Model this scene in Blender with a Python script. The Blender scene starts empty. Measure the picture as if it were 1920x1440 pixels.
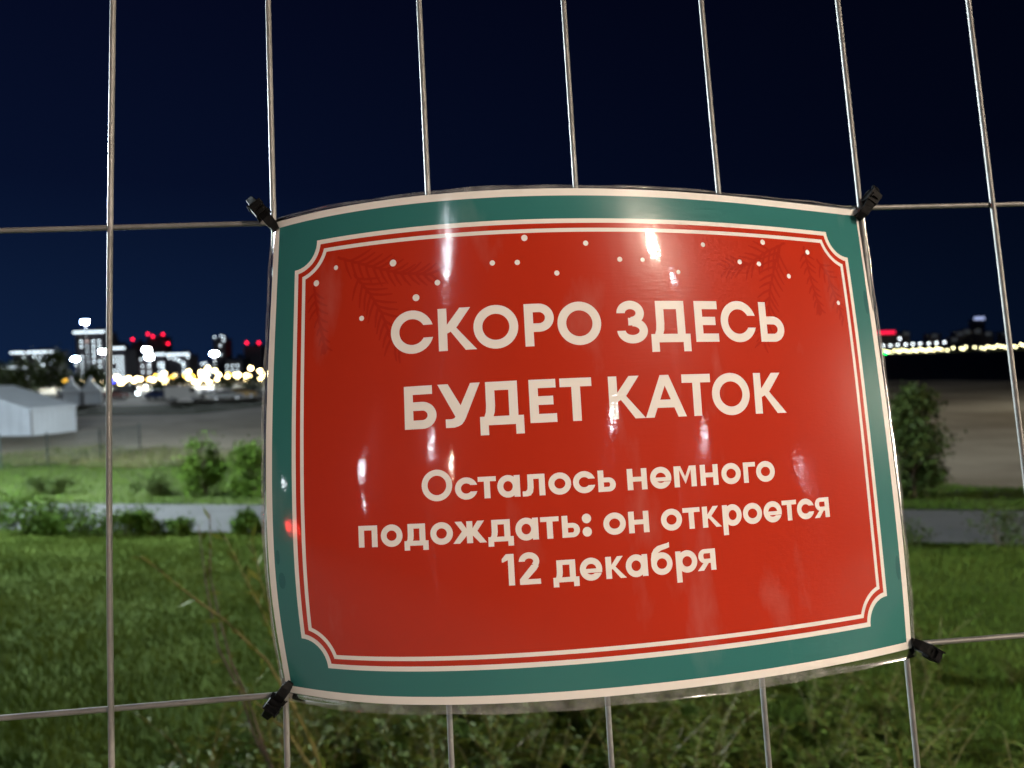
import bpy, bmesh, math, random
import numpy as np
from mathutils import Vector, Matrix
from mathutils.geometry import delaunay_2d_cdt

sc = bpy.context.scene
COL = sc.collection
rng = np.random.default_rng(7)
random.seed(7)

# ------------------------------------------------------------------ camera
CAMR = [[0.9995788,0.02902,-0.0],[-0.0008065,0.0277783,-0.9996138],[-0.0290088,0.9991928,0.02779]]
cam_d = bpy.data.cameras.new('camera')
cam = bpy.data.objects.new('camera', cam_d)
COL.objects.link(cam)
M = Matrix(CAMR).to_4x4()
M.translation = Vector((0, 0, 1.55))
cam.matrix_world = M
cam_d.sensor_width = 36.0
cam_d.lens = 27.01
cam_d.clip_start = 0.02
cam_d.clip_end = 8000
cam_d.dof.use_dof = True
cam_d.dof.focus_distance = 0.462
cam_d.dof.aperture_fstop = 8.8
sc.camera = cam

# ------------------------------------------------------------------ night sky
w = bpy.data.worlds.new('World'); sc.world = w; w.use_nodes = True
nt = w.node_tree; nt.nodes.clear()
out = nt.nodes.new('ShaderNodeOutputWorld'); bg = nt.nodes.new('ShaderNodeBackground')
tc = nt.nodes.new('ShaderNodeTexCoord'); sp = nt.nodes.new('ShaderNodeSeparateXYZ')
nt.links.new(tc.outputs['Generated'], sp.inputs[0])
up = nt.nodes.new('ShaderNodeValToRGB')          # last twilight: paler towards the horizon
e = up.color_ramp.elements
e[0].position = 0.0; e[0].color = (0.0032, 0.0100, 0.0330, 1)
e[1].position = 0.55; e[1].color = (0.0008, 0.0012, 0.0070, 1)
e2 = up.color_ramp.elements.new(0.22); e2.color = (0.0014, 0.0035, 0.0150, 1)
nt.links.new(sp.outputs['Z'], up.inputs[0])
side = nt.nodes.new('ShaderNodeMapRange')        # the glow of the city lies to the west (-x)
side.inputs['From Min'].default_value = -0.55; side.inputs['From Max'].default_value = 0.55
side.inputs['To Min'].default_value = 1.5; side.inputs['To Max'].default_value = 0.48
nt.links.new(sp.outputs['X'], side.inputs['Value'])
nt.links.new(up.outputs['Color'], bg.inputs['Color'])
nt.links.new(side.outputs[0], bg.inputs['Strength'])
nt.links.new(bg.outputs[0], out.inputs[0])
sc.view_settings.view_transform = 'Standard'
sc.view_settings.look = 'None'
sc.view_settings.exposure = 0.0
sc.view_settings.gamma = 1.0
sc.cycles.use_denoising = True
sc.cycles.sample_clamp_indirect = 4.0
sc.cycles.max_bounces = 6
sc.cycles.transparent_max_bounces = 12
sc.cycles.caustics_reflective = False
sc.cycles.caustics_refractive = False

# ------------------------------------------------------------------ materials
def mat(name, col, rough=0.6, metal=0.0, spec=0.5, var=0.0, vscale=20.0, bump=0.0, bscale=60.0, island=0.0, coat=0.0, col2=None, stretch=None):
    m = bpy.data.materials.new(name); m.use_nodes = True
    t = m.node_tree; b = t.nodes['Principled BSDF']
    b.inputs['Roughness'].default_value = rough
    b.inputs['Metallic'].default_value = metal
    b.inputs['Specular IOR Level'].default_value = spec
    b.inputs['Base Color'].default_value = (*col, 1)
    co = t.nodes.new('ShaderNodeTexCoord')
    vec = co.outputs['Object']
    if stretch:
        mp = t.nodes.new('ShaderNodeMapping'); mp.inputs['Scale'].default_value = stretch
        t.links.new(vec, mp.inputs[0]); vec = mp.outputs[0]
    if var or col2:
        n = t.nodes.new('ShaderNodeTexNoise'); n.inputs['Scale'].default_value = vscale; n.inputs['Detail'].default_value = 6
        n.inputs['Roughness'].default_value = 0.65
        t.links.new(vec, n.inputs['Vector'])
        r = t.nodes.new('ShaderNodeValToRGB')
        c2 = col2 or tuple(c * (1 + var) for c in col)
        c1 = col if col2 else tuple(c * (1 - var) for c in col)
        r.color_ramp.elements[0].position = 0.36; r.color_ramp.elements[0].color = (*c1, 1)
        r.color_ramp.elements[1].position = 0.64; r.color_ramp.elements[1].color = (*c2, 1)
        t.links.new(n.outputs['Fac'], r.inputs[0])
        last = r.outputs[0]
        if island:
            g = t.nodes.new('ShaderNodeNewGeometry')
            mr = t.nodes.new('ShaderNodeMapRange'); mr.inputs['To Min'].default_value = 1 - island; mr.inputs['To Max'].default_value = 1 + island
            t.links.new(g.outputs['Random Per Island'], mr.inputs['Value'])
            mx = t.nodes.new('ShaderNodeVectorMath'); mx.operation = 'SCALE'
            t.links.new(last, mx.inputs[0]); t.links.new(mr.outputs[0], mx.inputs['Scale'])
            last = mx.outputs[0]
        t.links.new(last, b.inputs['Base Color'])
    if bump:
        n2 = t.nodes.new('ShaderNodeTexNoise'); n2.inputs['Scale'].default_value = bscale; n2.inputs['Detail'].default_value = 5
        t.links.new(vec, n2.inputs['Vector'])
        bp = t.nodes.new('ShaderNodeBump'); bp.inputs['Strength'].default_value = bump; bp.inputs['Distance'].default_value = 0.02
        t.links.new(n2.outputs['Fac'], bp.inputs['Height']); t.links.new(bp.outputs[0], b.inputs['Normal'])
    if coat:
        b.inputs['Coat Weight'].default_value = coat; b.inputs['Coat Roughness'].default_value = 0.08
    return m

def glow(name, col, strength, sample=False):
    m = bpy.data.materials.new(name); m.use_nodes = True
    b = m.node_tree.nodes['Principled BSDF']
    b.inputs['Base Color'].default_value = (0.1, 0.1, 0.1, 1)
    b.inputs['Emission Color'].default_value = (*col, 1)
    b.inputs['Emission Strength'].default_value = strength
    m.cycles.emission_sampling = 'FRONT_BACK' if sample else 'NONE'
    return m

def print_mat(name, col, rough=0.27):
    """print under a laminating film: matt ink below, a wavy scratched clear film above"""
    m = bpy.data.materials.new(name); m.use_nodes = True
    t = m.node_tree; b = t.nodes['Principled BSDF']
    b.inputs['Base Color'].default_value = (*col, 1)
    b.inputs['Roughness'].default_value = rough
    b.inputs['Specular IOR Level'].default_value = 0.11
    b.inputs['Coat Weight'].default_value = 0.8
    b.inputs['Coat IOR'].default_value = 1.5
    co = t.nodes.new('ShaderNodeTexCoord')
    def noise(scale, sx, sz, detail=3.0):
        mp = t.nodes.new('ShaderNodeMapping'); mp.inputs['Scale'].default_value = (sx, 1, sz)
        n = t.nodes.new('ShaderNodeTexNoise'); n.inputs['Scale'].default_value = scale; n.inputs['Detail'].default_value = detail
        t.links.new(co.outputs['Object'], mp.inputs[0]); t.links.new(mp.outputs[0], n.inputs['Vector'])
        return n.outputs['Fac']
    def bump(h, dist, prev=None):
        bp = t.nodes.new('ShaderNodeBump'); bp.inputs['Strength'].default_value = 1.0; bp.inputs['Distance'].default_value = dist
        t.links.new(h, bp.inputs['Height'])
        if prev: t.links.new(prev, bp.inputs['Normal'])
        return bp.outputs[0]
    b1 = bump(noise(14.0, 1.0, 1.0, 1.0), 0.00045)           # slow waves in the film
    b2 = bump(noise(150.0, 1.0, 0.55, 2.0), 0.00005, b1)      # small blisters
    b3 = bump(noise(900.0, 0.05, 1.0, 2.0), 0.000016, b2)     # hairline scratches across the film
    dn = noise(26.0, 1.0, 0.35, 9.0)                          # dried drips and dust on the film
    dr = t.nodes.new('ShaderNodeMapRange'); dr.inputs['From Min'].default_value = 0.60; dr.inputs['From Max'].default_value = 0.74
    dr.inputs['To Min'].default_value = 0.0; dr.inputs['To Max'].default_value = 0.13
    t.links.new(dn, dr.inputs['Value'])
    dm = t.nodes.new('ShaderNodeMix'); dm.data_type = 'RGBA'
    dm.inputs['A'].default_value = (*col, 1); dm.inputs['B'].default_value = (0.46, 0.42, 0.38, 1)
    t.links.new(dr.outputs[0], dm.inputs['Factor']); t.links.new(dm.outputs['Result'], b.inputs['Base Color'])
    t.links.new(b3, b.inputs['Coat Normal'])
    b4 = bump(noise(700.0, 0.04, 1.0, 2.0), 0.00006, b2)
    t.links.new(b4, b.inputs['Normal'])
    sm = noise(34.0, 1.0, 0.45, 6.0)                          # smears on the film: glossier / duller
    mr = t.nodes.new('ShaderNodeMapRange'); mr.inputs['From Min'].default_value = 0.40; mr.inputs['From Max'].default_value = 0.72
    mr.inputs['To Min'].default_value = 0.03; mr.inputs['To Max'].default_value = 0.14
    t.links.new(sm, mr.inputs['Value']); t.links.new(mr.outputs[0], b.inputs['Coat Roughness'])
    return m

MT = {}
MT['wire'] = mat('galvanised wire', (0.19, 0.186, 0.175), 0.48, 0.35, spec=0.35, var=0.16, vscale=45)
MT['tube'] = mat('galvanised tube', (0.42, 0.42, 0.40), 0.4, 0.9, var=0.1, vscale=12)
MT['block'] = mat('concrete foot', (0.25, 0.25, 0.24), 0.9, var=0.15, vscale=15, bump=0.4, bscale=40)
MT['tie'] = mat('black nylon', (0.003, 0.003, 0.0032), 0.55, spec=0.10, bump=0.1, bscale=200)
MT['p_white'] = print_mat('white print', (0.78, 0.75, 0.70))
MT['p_cream'] = print_mat('cream lettering print', (0.80, 0.77, 0.73))
MT['p_teal'] = print_mat('green border print', (0.030, 0.155, 0.145))
MT['p_red'] = print_mat('red print', (0.425, 0.027, 0.009))
MT['p_twig'] = print_mat('dark red twig print', (0.350, 0.019, 0.007))
MT['p_stain'] = print_mat('damp green print', (0.018, 0.115, 0.115))
MT['paper'] = mat('paper back', (0.75, 0.74, 0.72), 0.8)

def film_mat():
    m = bpy.data.materials.new('clear laminate film'); m.use_nodes = True
    t = m.node_tree; t.nodes.clear()
    o = t.nodes.new('ShaderNodeOutputMaterial')
    tr = t.nodes.new('ShaderNodeBsdfTransparent'); tr.inputs[0].default_value = (0.80, 0.81, 0.81, 1)
    gl = t.nodes.new('ShaderNodeBsdfGlossy'); gl.inputs['Roughness'].default_value = 0.14
    df = t.nodes.new('ShaderNodeBsdfDiffuse'); df.inputs[0].default_value = (0.55, 0.55, 0.53, 1)
    fr = t.nodes.new('ShaderNodeLayerWeight'); fr.inputs['Blend'].default_value = 0.25
    co = t.nodes.new('ShaderNodeTexCoord')
    n = t.nodes.new('ShaderNodeTexNoise'); n.inputs['Scale'].default_value = 90; n.inputs['Detail'].default_value = 3
    t.links.new(co.outputs['Object'], n.inputs['Vector'])
    bp = t.nodes.new('ShaderNodeBump'); bp.inputs['Distance'].default_value = 0.00025
    t.links.new(n.outputs['Fac'], bp.inputs['Height'])
    t.links.new(bp.outputs[0], gl.inputs['Normal'])
    m1 = t.nodes.new('ShaderNodeMixShader'); m2 = t.nodes.new('ShaderNodeMixShader')
    mr = t.nodes.new('ShaderNodeMapRange'); mr.inputs['From Min'].default_value = 0.35; mr.inputs['From Max'].default_value = 0.7
    mr.inputs['To Min'].default_value = 0.10; mr.inputs['To Max'].default_value = 0.34
    t.links.new(n.outputs['Fac'], mr.inputs['Value'])
    t.links.new(mr.outputs[0], m1.inputs[0]); t.links.new(tr.outputs[0], m1.inputs[1]); t.links.new(df.outputs[0], m1.inputs[2])
    t.links.new(fr.outputs['Fresnel'], m2.inputs[0]); t.links.new(m1.outputs[0], m2.inputs[1]); t.links.new(gl.outputs[0], m2.inputs[2])
    t.links.new(m2.outputs[0], o.inputs[0])
    return m
MT['film'] = film_mat()

MT['soil'] = mat('lawn turf', (0.030, 0.050, 0.009), 0.95, col2=(0.052, 0.076, 0.015), vscale=1.4, spec=0.02, bump=0.6, bscale=25)
MT['turf_far'] = mat('rough turf', (0.035, 0.055, 0.014), 0.95, col2=(0.055, 0.075, 0.022), vscale=0.8, spec=0.1, bump=0.6, bscale=25)
MT['grass'] = mat('grass blades', (0.040, 0.070, 0.010), 0.9, col2=(0.072, 0.104, 0.018), vscale=0.9, island=0.3, spec=0.02)
MT['grass_far'] = mat('rough grass blades', (0.032, 0.064, 0.009), 0.9, col2=(0.054, 0.085, 0.014), vscale=0.7, island=0.35, spec=0.03)
MT['ditch'] = mat('shore grass', (0.055, 0.075, 0.022), 0.7, col2=(0.10, 0.10, 0.04), vscale=0.5, island=0.4, spec=0.2)
MT['weed'] = mat('weed leaves', (0.055, 0.090, 0.014), 0.6, col2=(0.100, 0.115, 0.026), vscale=6, island=0.4, spec=0.04)
MT['wstem'] = mat('yellow green stems', (0.115, 0.098, 0.022), 0.6, var=0.3, vscale=9)
MT['leaf'] = mat('shrub leaves', (0.028, 0.064, 0.006), 0.75, col2=(0.056, 0.100, 0.012), vscale=2.5, island=0.5, spec=0.06)
MT['dleaf'] = mat('dark tree leaves', (0.022, 0.040, 0.009), 0.6, col2=(0.045, 0.065, 0.016), vscale=1.8, island=0.45, spec=0.08)
MT['bank'] = mat('dark wooded bank', (0.02, 0.025, 0.012), 0.95, spec=0.05)
MT['bark'] = mat('bark', (0.07, 0.055, 0.04), 0.9, var=0.3, vscale=12, bump=0.5, bscale=30)
MT['path'] = mat('asphalt path', (0.044, 0.046, 0.048), 0.85, var=0.2, vscale=1.1, bump=0.3, bscale=40)
MT['paving'] = mat('promenade paving', (0.20, 0.19, 0.18), 0.8, var=0.12, vscale=4)
MT['sand'] = mat('beach sand', (0.17, 0.140, 0.100), 0.95, col2=(0.37, 0.325, 0.25), vscale=0.09, bump=0.5, bscale=1.5, spec=0.1)
MT['water'] = mat('dark water', (0.003, 0.005, 0.008), 0.5, spec=0.04, bump=0.6, bscale=0.8)
MT['tent'] = mat('white tent fabric', (0.72, 0.79, 0.87), 0.6, var=0.05, vscale=0.8)
MT['tentwall_shaded'] = mat('shaded tent wall fabric', (0.55, 0.60, 0.67), 0.7, var=0.08, vscale=0.5)  # darker than the roof cloth: the gable wall's shade is put into the colour
MT['mast'] = mat('dark mast steel', (0.02, 0.02, 0.022), 0.8)
MT['pole'] = mat('grey painted steel', (0.20, 0.20, 0.21), 0.5, 0.3)
MT['tower'] = mat('tower facade', (0.16, 0.15, 0.17), 0.8, var=0.15, vscale=0.08)
MT['towerp'] = mat('rose grey facade', (0.26, 0.20, 0.22), 0.8, var=0.12, vscale=0.08)
MT['roof'] = mat('dark roof felt', (0.05, 0.05, 0.055), 0.9, var=0.2, vscale=0.3)
MT['glass'] = mat('dark car glass', (0.01, 0.012, 0.015), 0.08)
MT['rubber'] = mat('tyre rubber', (0.015, 0.015, 0.015), 0.8)
MT['rim'] = mat('wheel rim', (0.4, 0.4, 0.42), 0.35, 0.8)
for k, c in {'car_white': (0.7, 0.7, 0.7), 'car_grey': (0.25, 0.26, 0.28), 'car_blue': (0.05, 0.08, 0.2), 'car_red': (0.3, 0.06, 0.05), 'car_yellow': (0.55, 0.32, 0.05)}.items():
    MT[k] = mat(k.replace('_', ' ') + ' paint', c, 0.35, coat=0.6)
MT['mesh'] = mat('site fence mesh', (0.03, 0.045, 0.045), 0.6, 0.4)
MT['L_white'] = glow('cool white light', (0.86, 0.97, 1.0), 14)
MT['L_strip'] = glow('roof strip light', (0.78, 0.92, 1.0), 2.5)
MT['L_win'] = glow('facade light', (0.78, 0.93, 1.0), 5)
MT['L_winr'] = glow('rose facade light', (1.0, 0.72, 0.62), 5)
MT['L_y'] = glow('warm street light', (1.0, 0.78, 0.36), 24)
MT['L_o'] = glow('amber street light', (1.0, 0.55, 0.05), 16)
MT['L_b'] = glow('blue light', (0.02, 0.03, 1.0), 22)
MT['L_r'] = glow('red obstruction light', (1.0, 0.01, 0.05), 5)
MT['L_tail'] = glow('red tail light', (1.0, 0.03, 0.03), 700, True)
MT['L_neon'] = glow('red neon', (1.0, 0.01, 0.06), 1.6)
MT['L_g'] = glow('green light', (0.0, 0.9, 0.12), 14)
MT['L_blue'] = glow('pale blue crown light', (0.5, 0.6, 1.0), 0.9)
MT['L_dim'] = glow('dim window', (0.55, 0.62, 0.70), 0.05)
MT['L_fy'] = glow('far embankment light', (1.0, 0.93, 0.50), 9)
MT['L_fw'] = glow('far bridge light', (0.86, 0.95, 1.0), 7)
MT['L_flood'] = glow('flood lamp glass', (0.86, 0.96, 1.0), 6000, True)

# ------------------------------------------------------------------ object helpers
def tag(o, label=None, cat=None, group=None, kind=None):
    if label: o['label'] = label
    if cat: o['category'] = cat
    if group: o['group'] = group
    if kind: o['kind'] = kind
    return o

def empty(name, loc, label, cat, group=None, rz=0.0):
    o = bpy.data.objects.new(name, None); COL.objects.link(o)
    o.location = loc; o.rotation_euler = (0, 0, rz)
    return tag(o, label, cat, group)

def link(name, me, parent=None):
    o = bpy.data.objects.new(name, me); COL.objects.link(o)
    if parent: o.parent = parent
    return o

def mk(name, V, F, m, parent=None, smooth=False, idx=None):
    me = bpy.data.meshes.new(name)
    me.from_pydata([tuple(v) for v in V], [], [tuple(f) for f in F])
    for mm in (m if isinstance(m, (list, tuple)) else [m]): me.materials.append(mm)
    if idx is not None: me.polygons.foreach_set('material_index', idx)
    if smooth: me.polygons.foreach_set('use_smooth', [True] * len(me.polygons))
    me.update()
    return link(name, me, parent)

class MB:
    """collects shapes of one part"""
    def __init__(s): s.V = []; s.F = []
    def add(s, V, F):
        n = len(s.V); s.V += [tuple(v) for v in V]; s.F += [tuple(i + n for i in f) for f in F]; return s
    def box(s, c, d, rz=0.0):
        x, y, z = [k / 2 for k in d]; cs, sn = math.cos(rz), math.sin(rz)
        V = [(c[0] + a * x * cs - b * y * sn, c[1] + a * x * sn + b * y * cs, c[2] + e_ * z) for a, b, e_ in
             ((-1, -1, -1), (1, -1, -1), (1, 1, -1), (-1, 1, -1), (-1, -1, 1), (1, -1, 1), (1, 1, 1), (-1, 1, 1))]
        return s.add(V, [(3, 2, 1, 0), (4, 5, 6, 7), (0, 1, 5, 4), (1, 2, 6, 5), (2, 3, 7, 6), (3, 0, 4, 7)])
    def tube(s, pts, rad, n=8, caps=True):
        P = [Vector(p) for p in pts]; rr = rad if isinstance(rad, (list, tuple)) else [rad] * len(P)
        V = []; F = []
        a = None
        for i, p in enumerate(P):
            d = (P[min(i + 1, len(P) - 1)] - P[max(i - 1, 0)]).normalized()
            if a is None:
                a = d.cross(Vector((0, 0, 1)) if abs(d.z) < .9 else Vector((1, 0, 0))).normalized()
            else:
                a = (a - d * a.dot(d)).normalized()
            b = d.cross(a)
            for k in range(n):
                t = 2 * math.pi * k / n
                V.append(p + (a * math.cos(t) + b * math.sin(t)) * rr[i])
        for i in range(len(P) - 1):
            for k in range(n):
                k2 = (k + 1) % n
                F.append((i * n + k, i * n + k2, (i + 1) * n + k2, (i + 1) * n + k))
        if caps:
            F.append(tuple(range(n - 1, -1, -1))); F.append(tuple((len(P) - 1) * n + k for k in range(n)))
        return s.add(V, F)
    def ball(s, c, r, n=8, m=5, sz=1.0):
        V = [(c[0], c[1], c[2] - r * sz)]; F = []
        for i in range(1, m):
            ph = math.pi * i / m
            for k in range(n):
                t = 2 * math.pi * k / n
                V.append((c[0] + r * math.sin(ph) * math.cos(t), c[1] + r * math.sin(ph) * math.sin(t), c[2] - r * sz * math.cos(ph)))
        V.append((c[0], c[1], c[2] + r * sz)); L = len(V) - 1
        for k in range(n):
            k2 = (k + 1) % n
            F.append((0, 1 + k2, 1 + k))
            for i in range(m - 2):
                F.append((1 + i * n + k, 1 + i * n + k2, 1 + (i + 1) * n + k2, 1 + (i + 1) * n + k))
            F.append((1 + (m - 2) * n + k, 1 + (m - 2) * n + k2, L))
        return s.add(V, F)
    def prism(s, prof, y0, y1):
        """profile in xz pulled along y"""
        n = len(prof)
        V = [(x, y0, z) for x, z in prof] + [(x, y1, z) for x, z in prof]
        F = [tuple(range(n)), tuple(range(2 * n - 1, n - 1, -1))] + [(i, i + n, (i + 1) % n + n, (i + 1) % n) for i in range(n)]
        return s.add(V, F)
    def build(s, name, m, parent=None, smooth=False): return mk(name, s.V, s.F, m, parent, smooth)

def copy_tree(o, parent=None):
    c = o.copy(); COL.objects.link(c)
    if parent: c.parent = parent
    for ch in [k for k in o.children]: copy_tree(ch, c)
    return c

# ------------------------------------------------------------------ ground
WP = np.array([-60, 0.3, 1.2, 12.4, 15.4, 20, 26, 45, 90, 5000.0])
ZP = np.array([0, 0, -0.10, -1.33, -1.42, -1.65, -2.0, -2.3, -2.4, -2.4])
def wv(x, y): return 0.19 * np.asarray(x) + 0.982 * np.asarray(y)
def shore(x, y):
    return np.minimum((np.asarray(x) - 57) * 0.78 + (np.asarray(y) - 103) * 0.62, (np.asarray(x) - 8) * 0.6)
def gz(x, y):
    z = np.interp(wv(x, y), WP, ZP)
    s = np.clip(shore(x, y) / 12.0, 0, 1)
    return z - 1.6 * s * (np.asarray(y) < 1395)

def grid_obj(name, xs, ys, m, dz=0.0, keep=None, kind='structure', f=None):
    """a sheet that follows the ground"""
    X, Y = np.meshgrid(xs, ys)
    if f: X, Y = f(X, Y)
    Z = gz(X, Y) + dz
    V = np.stack([X.ravel(), Y.ravel(), Z.ravel()], 1); nx, ny = len(xs), len(ys)
    F = [(j * nx + i, j * nx + i + 1, (j + 1) * nx + i + 1, (j + 1) * nx + i) for j in range(ny - 1) for i in range(nx - 1)]
    o = mk(name, V, F, m, smooth=True); o['kind'] = kind
    return o

def axis(a, b, fine, far, n=46):
    t = np.linspace(-1, 1, n); s = np.sign(t) * (np.exp(np.abs(t) * far) - 1) / (math.exp(far) - 1)
    return np.where(s < 0, -s * a, s * b)
def wxy(U, Wd):     # sheet coordinates along (U) and across (Wd) the path direction
    return 0.982 * U + 0.19 * Wd, -0.19 * U + 0.982 * Wd
us = axis(-3500, 3500, 0, 6.0, 90)
grid_obj('beach', us, np.concatenate([np.linspace(14, 60, 40), np.linspace(62, 260, 70), np.geomspace(270, 4200, 40)]), MT['sand'], 0.0, f=wxy)
us2 = np.concatenate([np.linspace(-60, 60, 121)])
grid_obj('lawn', us2, np.linspace(-0.6, 12.4, 40), MT['soil'], 0.0, f=wxy)
grid_obj('footpath', us2, np.linspace(12.38, 15.42, 9), MT["path"], 0.010, f=wxy)
grid_obj('promenade', us2 * 2.0, np.linspace(-75, -0.6, 24), MT['paving'], 0.0, f=wxy)
def far_lawn(U, T):     # lawn beyond the path, its far edge nearer on the right
    lim = np.interp(U, [-60, -25, -18, -15.5, -5, 0, 7, 12, 60], [30, 26.8, 24.8, 25.8, 22.5, 20.8, 19.2, 19.0, 18.6]) + 0.5 * np.sin(U * 1.3) + 0.3 * np.sin(U * 3.1 + 1)
    Wd = 15.4 + T * (lim - 15.4)
    return wxy(U, Wd)
grid_obj('lawn', us2, np.linspace(0, 1, 14), MT['turf_far'], 0.02, f=far_lawn)
def strip(U, T):
    Wd = 64 + T * (20 + 4 * np.sin(U * .1)); return wxy(U, Wd)
grid_obj('lawn', np.linspace(-76, -42, 30), np.linspace(0, 1, 8), MT['soil'], 0.05, f=strip)
wat = mk('water', [(-60, 60, -2.47), (3500, 40, -2.47), (3500, 1420, -2.47), (-60, 1420, -2.47)], [(0, 1, 2, 3)], MT['water']); wat['kind'] = 'structure'

# ------------------------------------------------------------------ grass (nobody could count it)
def blades(name, x, y, h, wd, m, lean=0.5):
    n = len(x); z = gz(x, y) + 0.0
    a = rng.uniform(0, 2 * np.pi, n); l = rng.uniform(0.1, lean, n) * h; b = rng.uniform(0, 2 * np.pi, n)
    V = np.empty((n, 3, 3))
    dx, dy = np.cos(a) * wd / 2, np.sin(a) * wd / 2
    V[:, 0] = np.stack([x - dx, y - dy, z - .01], 1); V[:, 1] = np.stack([x + dx, y + dy, z - .01], 1)
    V[:, 2] = np.stack([x + np.cos(b) * l, y + np.sin(b) * l, z + h], 1)
    me = bpy.data.meshes.new(name); me.vertices.add(3 * n); me.vertices.foreach_set('co', V.ravel())
    me.loops.add(3 * n); me.loops.foreach_set('vertex_index', np.arange(3 * n, dtype=np.int32))
    me.polygons.add(n); me.polygons.foreach_set('loop_start', np.arange(0, 3 * n, 3, dtype=np.int32))
    me.materials.append(m); me.update(calc_edges=True); me.validate()
    o = link(name, me); o['kind'] = 'stuff'
    return o
def lawn_pts(n, w0, w1, p=1.6, wide=0.98, pad=1.8):
    t = rng.uniform(0, 1, n) ** p
    Wd = w0 + t * (w1 - w0)
    U = rng.uniform(-1, 1, n) * (Wd * wide + pad)
    return 0.982 * U + 0.19 * Wd, -0.19 * U + 0.982 * Wd, Wd
x, y, Wd = lawn_pts(290000, 0.8, 12.35)
tuft = 0.6 + 0.5 * np.sin(x * 2.1 + 1.3 * np.sin(y * 1.7)) * np.sin(y * 1.9 + np.sin(x * 1.1)) + rng.uniform(0, .5, len(x))
blades('grass', x, y, np.clip(0.022 + 0.026 * tuft, .015, .09), 0.006 + 0.0011 * Wd, MT['grass'])
t = rng.uniform(0, 1, 60000) ** 1.3; U = rng.uniform(-28, 16, 60000)
x, y = far_lawn(U, t)
blades('grass', x, y, rng.uniform(.03, .13, len(x)), np.full(len(x), .03), MT['grass_far'])
U = rng.uniform(-30, -12, 12000); T_ = 1.0 + rng.uniform(0, 1, 12000) ** 2 * 0.6
x, y = far_lawn(U, T_)
blades('grass', x, y, rng.uniform(.05, .32, len(x)), np.full(len(x), .03), MT['ditch'])

# leaf clouds -------------------------------------------------------
def leaf_faces(C, size, rg, up=0.3, aspect=0.45):
    n = len(C); d = rg.normal(size=(n, 3)); d[:, 2] += up; d /= np.linalg.norm(d, axis=1)[:, None]
    s = np.cross(d, rg.normal(size=(n, 3))); s /= np.linalg.norm(s, axis=1)[:, None] + 1e-9
    L = (size * rg.uniform(.6, 1.35, n))[:, None]
    V = np.stack([C - d * L * .5, C + s * L * aspect * .5, C + d * L * .5, C - s * L * aspect * .5], 1).reshape(-1, 3)
    return V
def leaves(name, C, size, m, parent, seed, up=0.3, aspect=0.45):
    V = leaf_faces(C, size, np.random.default_rng(seed), up, aspect); n = len(C)
    me = bpy.data.meshes.new(name); me.vertices.add(4 * n); me.vertices.foreach_set('co', V.ravel())
    me.loops.add(4 * n); me.loops.foreach_set('vertex_index', np.arange(4 * n, dtype=np.int32))
    me.polygons.add(n); me.polygons.foreach_set('loop_start', np.arange(0, 4 * n, 4, dtype=np.int32))
    me.materials.append(m); me.update(calc_edges=True)
    return link(name, me, parent)
def clumps(rg, h, w, k, n, z0=0.12, conic=0.5):
    """centres of leaves gathered in clumps inside an uneven crown of height h, width w"""
    out_ = []
    for i in range(k):
        t = rg.uniform(z0, 0.97); rad = w * .5 * (1 - conic * abs(t - .38) * 1.4) * math.sqrt(rg.uniform(.1, 1))
        a = rg.uniform(0, 6.283); c = np.array([rad * math.cos(a), rad * math.sin(a), t * h])
        s = w * rg.uniform(.09, .2)
        out_.append(c + rg.normal(size=(n // k, 3)) * [s, s, s * .9])
    C = np.concatenate(out_); C[:, 2] = np.maximum(C[:, 2], 0.02); return C

def shrub(loc, h, wd, label, seed, m='leaf', n=1500, group=None, name='shrub', size=None, conic=0.6, k=26):
    rg = np.random.default_rng(seed)
    r = empty(name, loc, label, 'shrub', group)
    b = MB()
    for i in range(7):
        a = rg.uniform(0, 6.28); q_ = rg.uniform(.1, .35) * wd
        b.tube([(0, 0, -.03), (q_ * .4 * math.cos(a), q_ * .4 * math.sin(a), h * .35), (q_ * math.cos(a), q_ * math.sin(a), h * rg.uniform(.65, 1.25))], [.014 * h + .004, .009 * h + .003, .003], 5)
    b.build('stem', MT['bark'], r)
    leaves('foliage', clumps(rg, h, wd, k, n, conic=conic), size or .075 * h ** .4, MT[m], r, seed + 1)
    return r

SH = [[-7.54,18.62,-1.58,1.27],[-6.21,18.26,-1.58,1.25],[-8.95,18.84,-1.58,0.43],[-12.24,19.72,-1.6,0.41],[-11.68,19.63,-1.6,0.41],[-10.06,14.99,-1.4,0.63],[-8.77,13.69,-1.33,0.46],[-8.41,13.73,-1.33,0.39],[-7.69,13.47,-1.33,0.47],[-6.84,13.36,-1.33,0.42],[-6.34,13.3,-1.33,0.39],[-5.84,13.32,-1.33,0.31],[-4.69,13.5,-1.33,0.38]]
SL = ['tall bright green bush beyond the footpath, standing free left of the sign', 'tall bright green bush half hidden by the sign\'s left edge',
      'low dark bush on the far lawn, left of the tall green bush', 'small dark bush on the far lawn, the left one of a close pair', 'small dark bush on the far lawn, the right one of a close pair',
      'larger leafy bush at the near path edge by the picture\'s left border', 'first low bush in the row along the near path edge from the left', 'second low bush in the row along the near path edge',
      'low bush in the path-edge row just left of the thick fence wire', 'low bush in the path-edge row just right of the thick fence wire', 'low bush in the path-edge row, two right of the thick fence wire',
      'last low bush in the path-edge row, thin and pale', 'low bush at the path edge tucked against the sign\'s left side']
SW = [.92, .95, .8, .55, .6, .8, .85, .55, .9, .65, .4, .45, .5]
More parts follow.
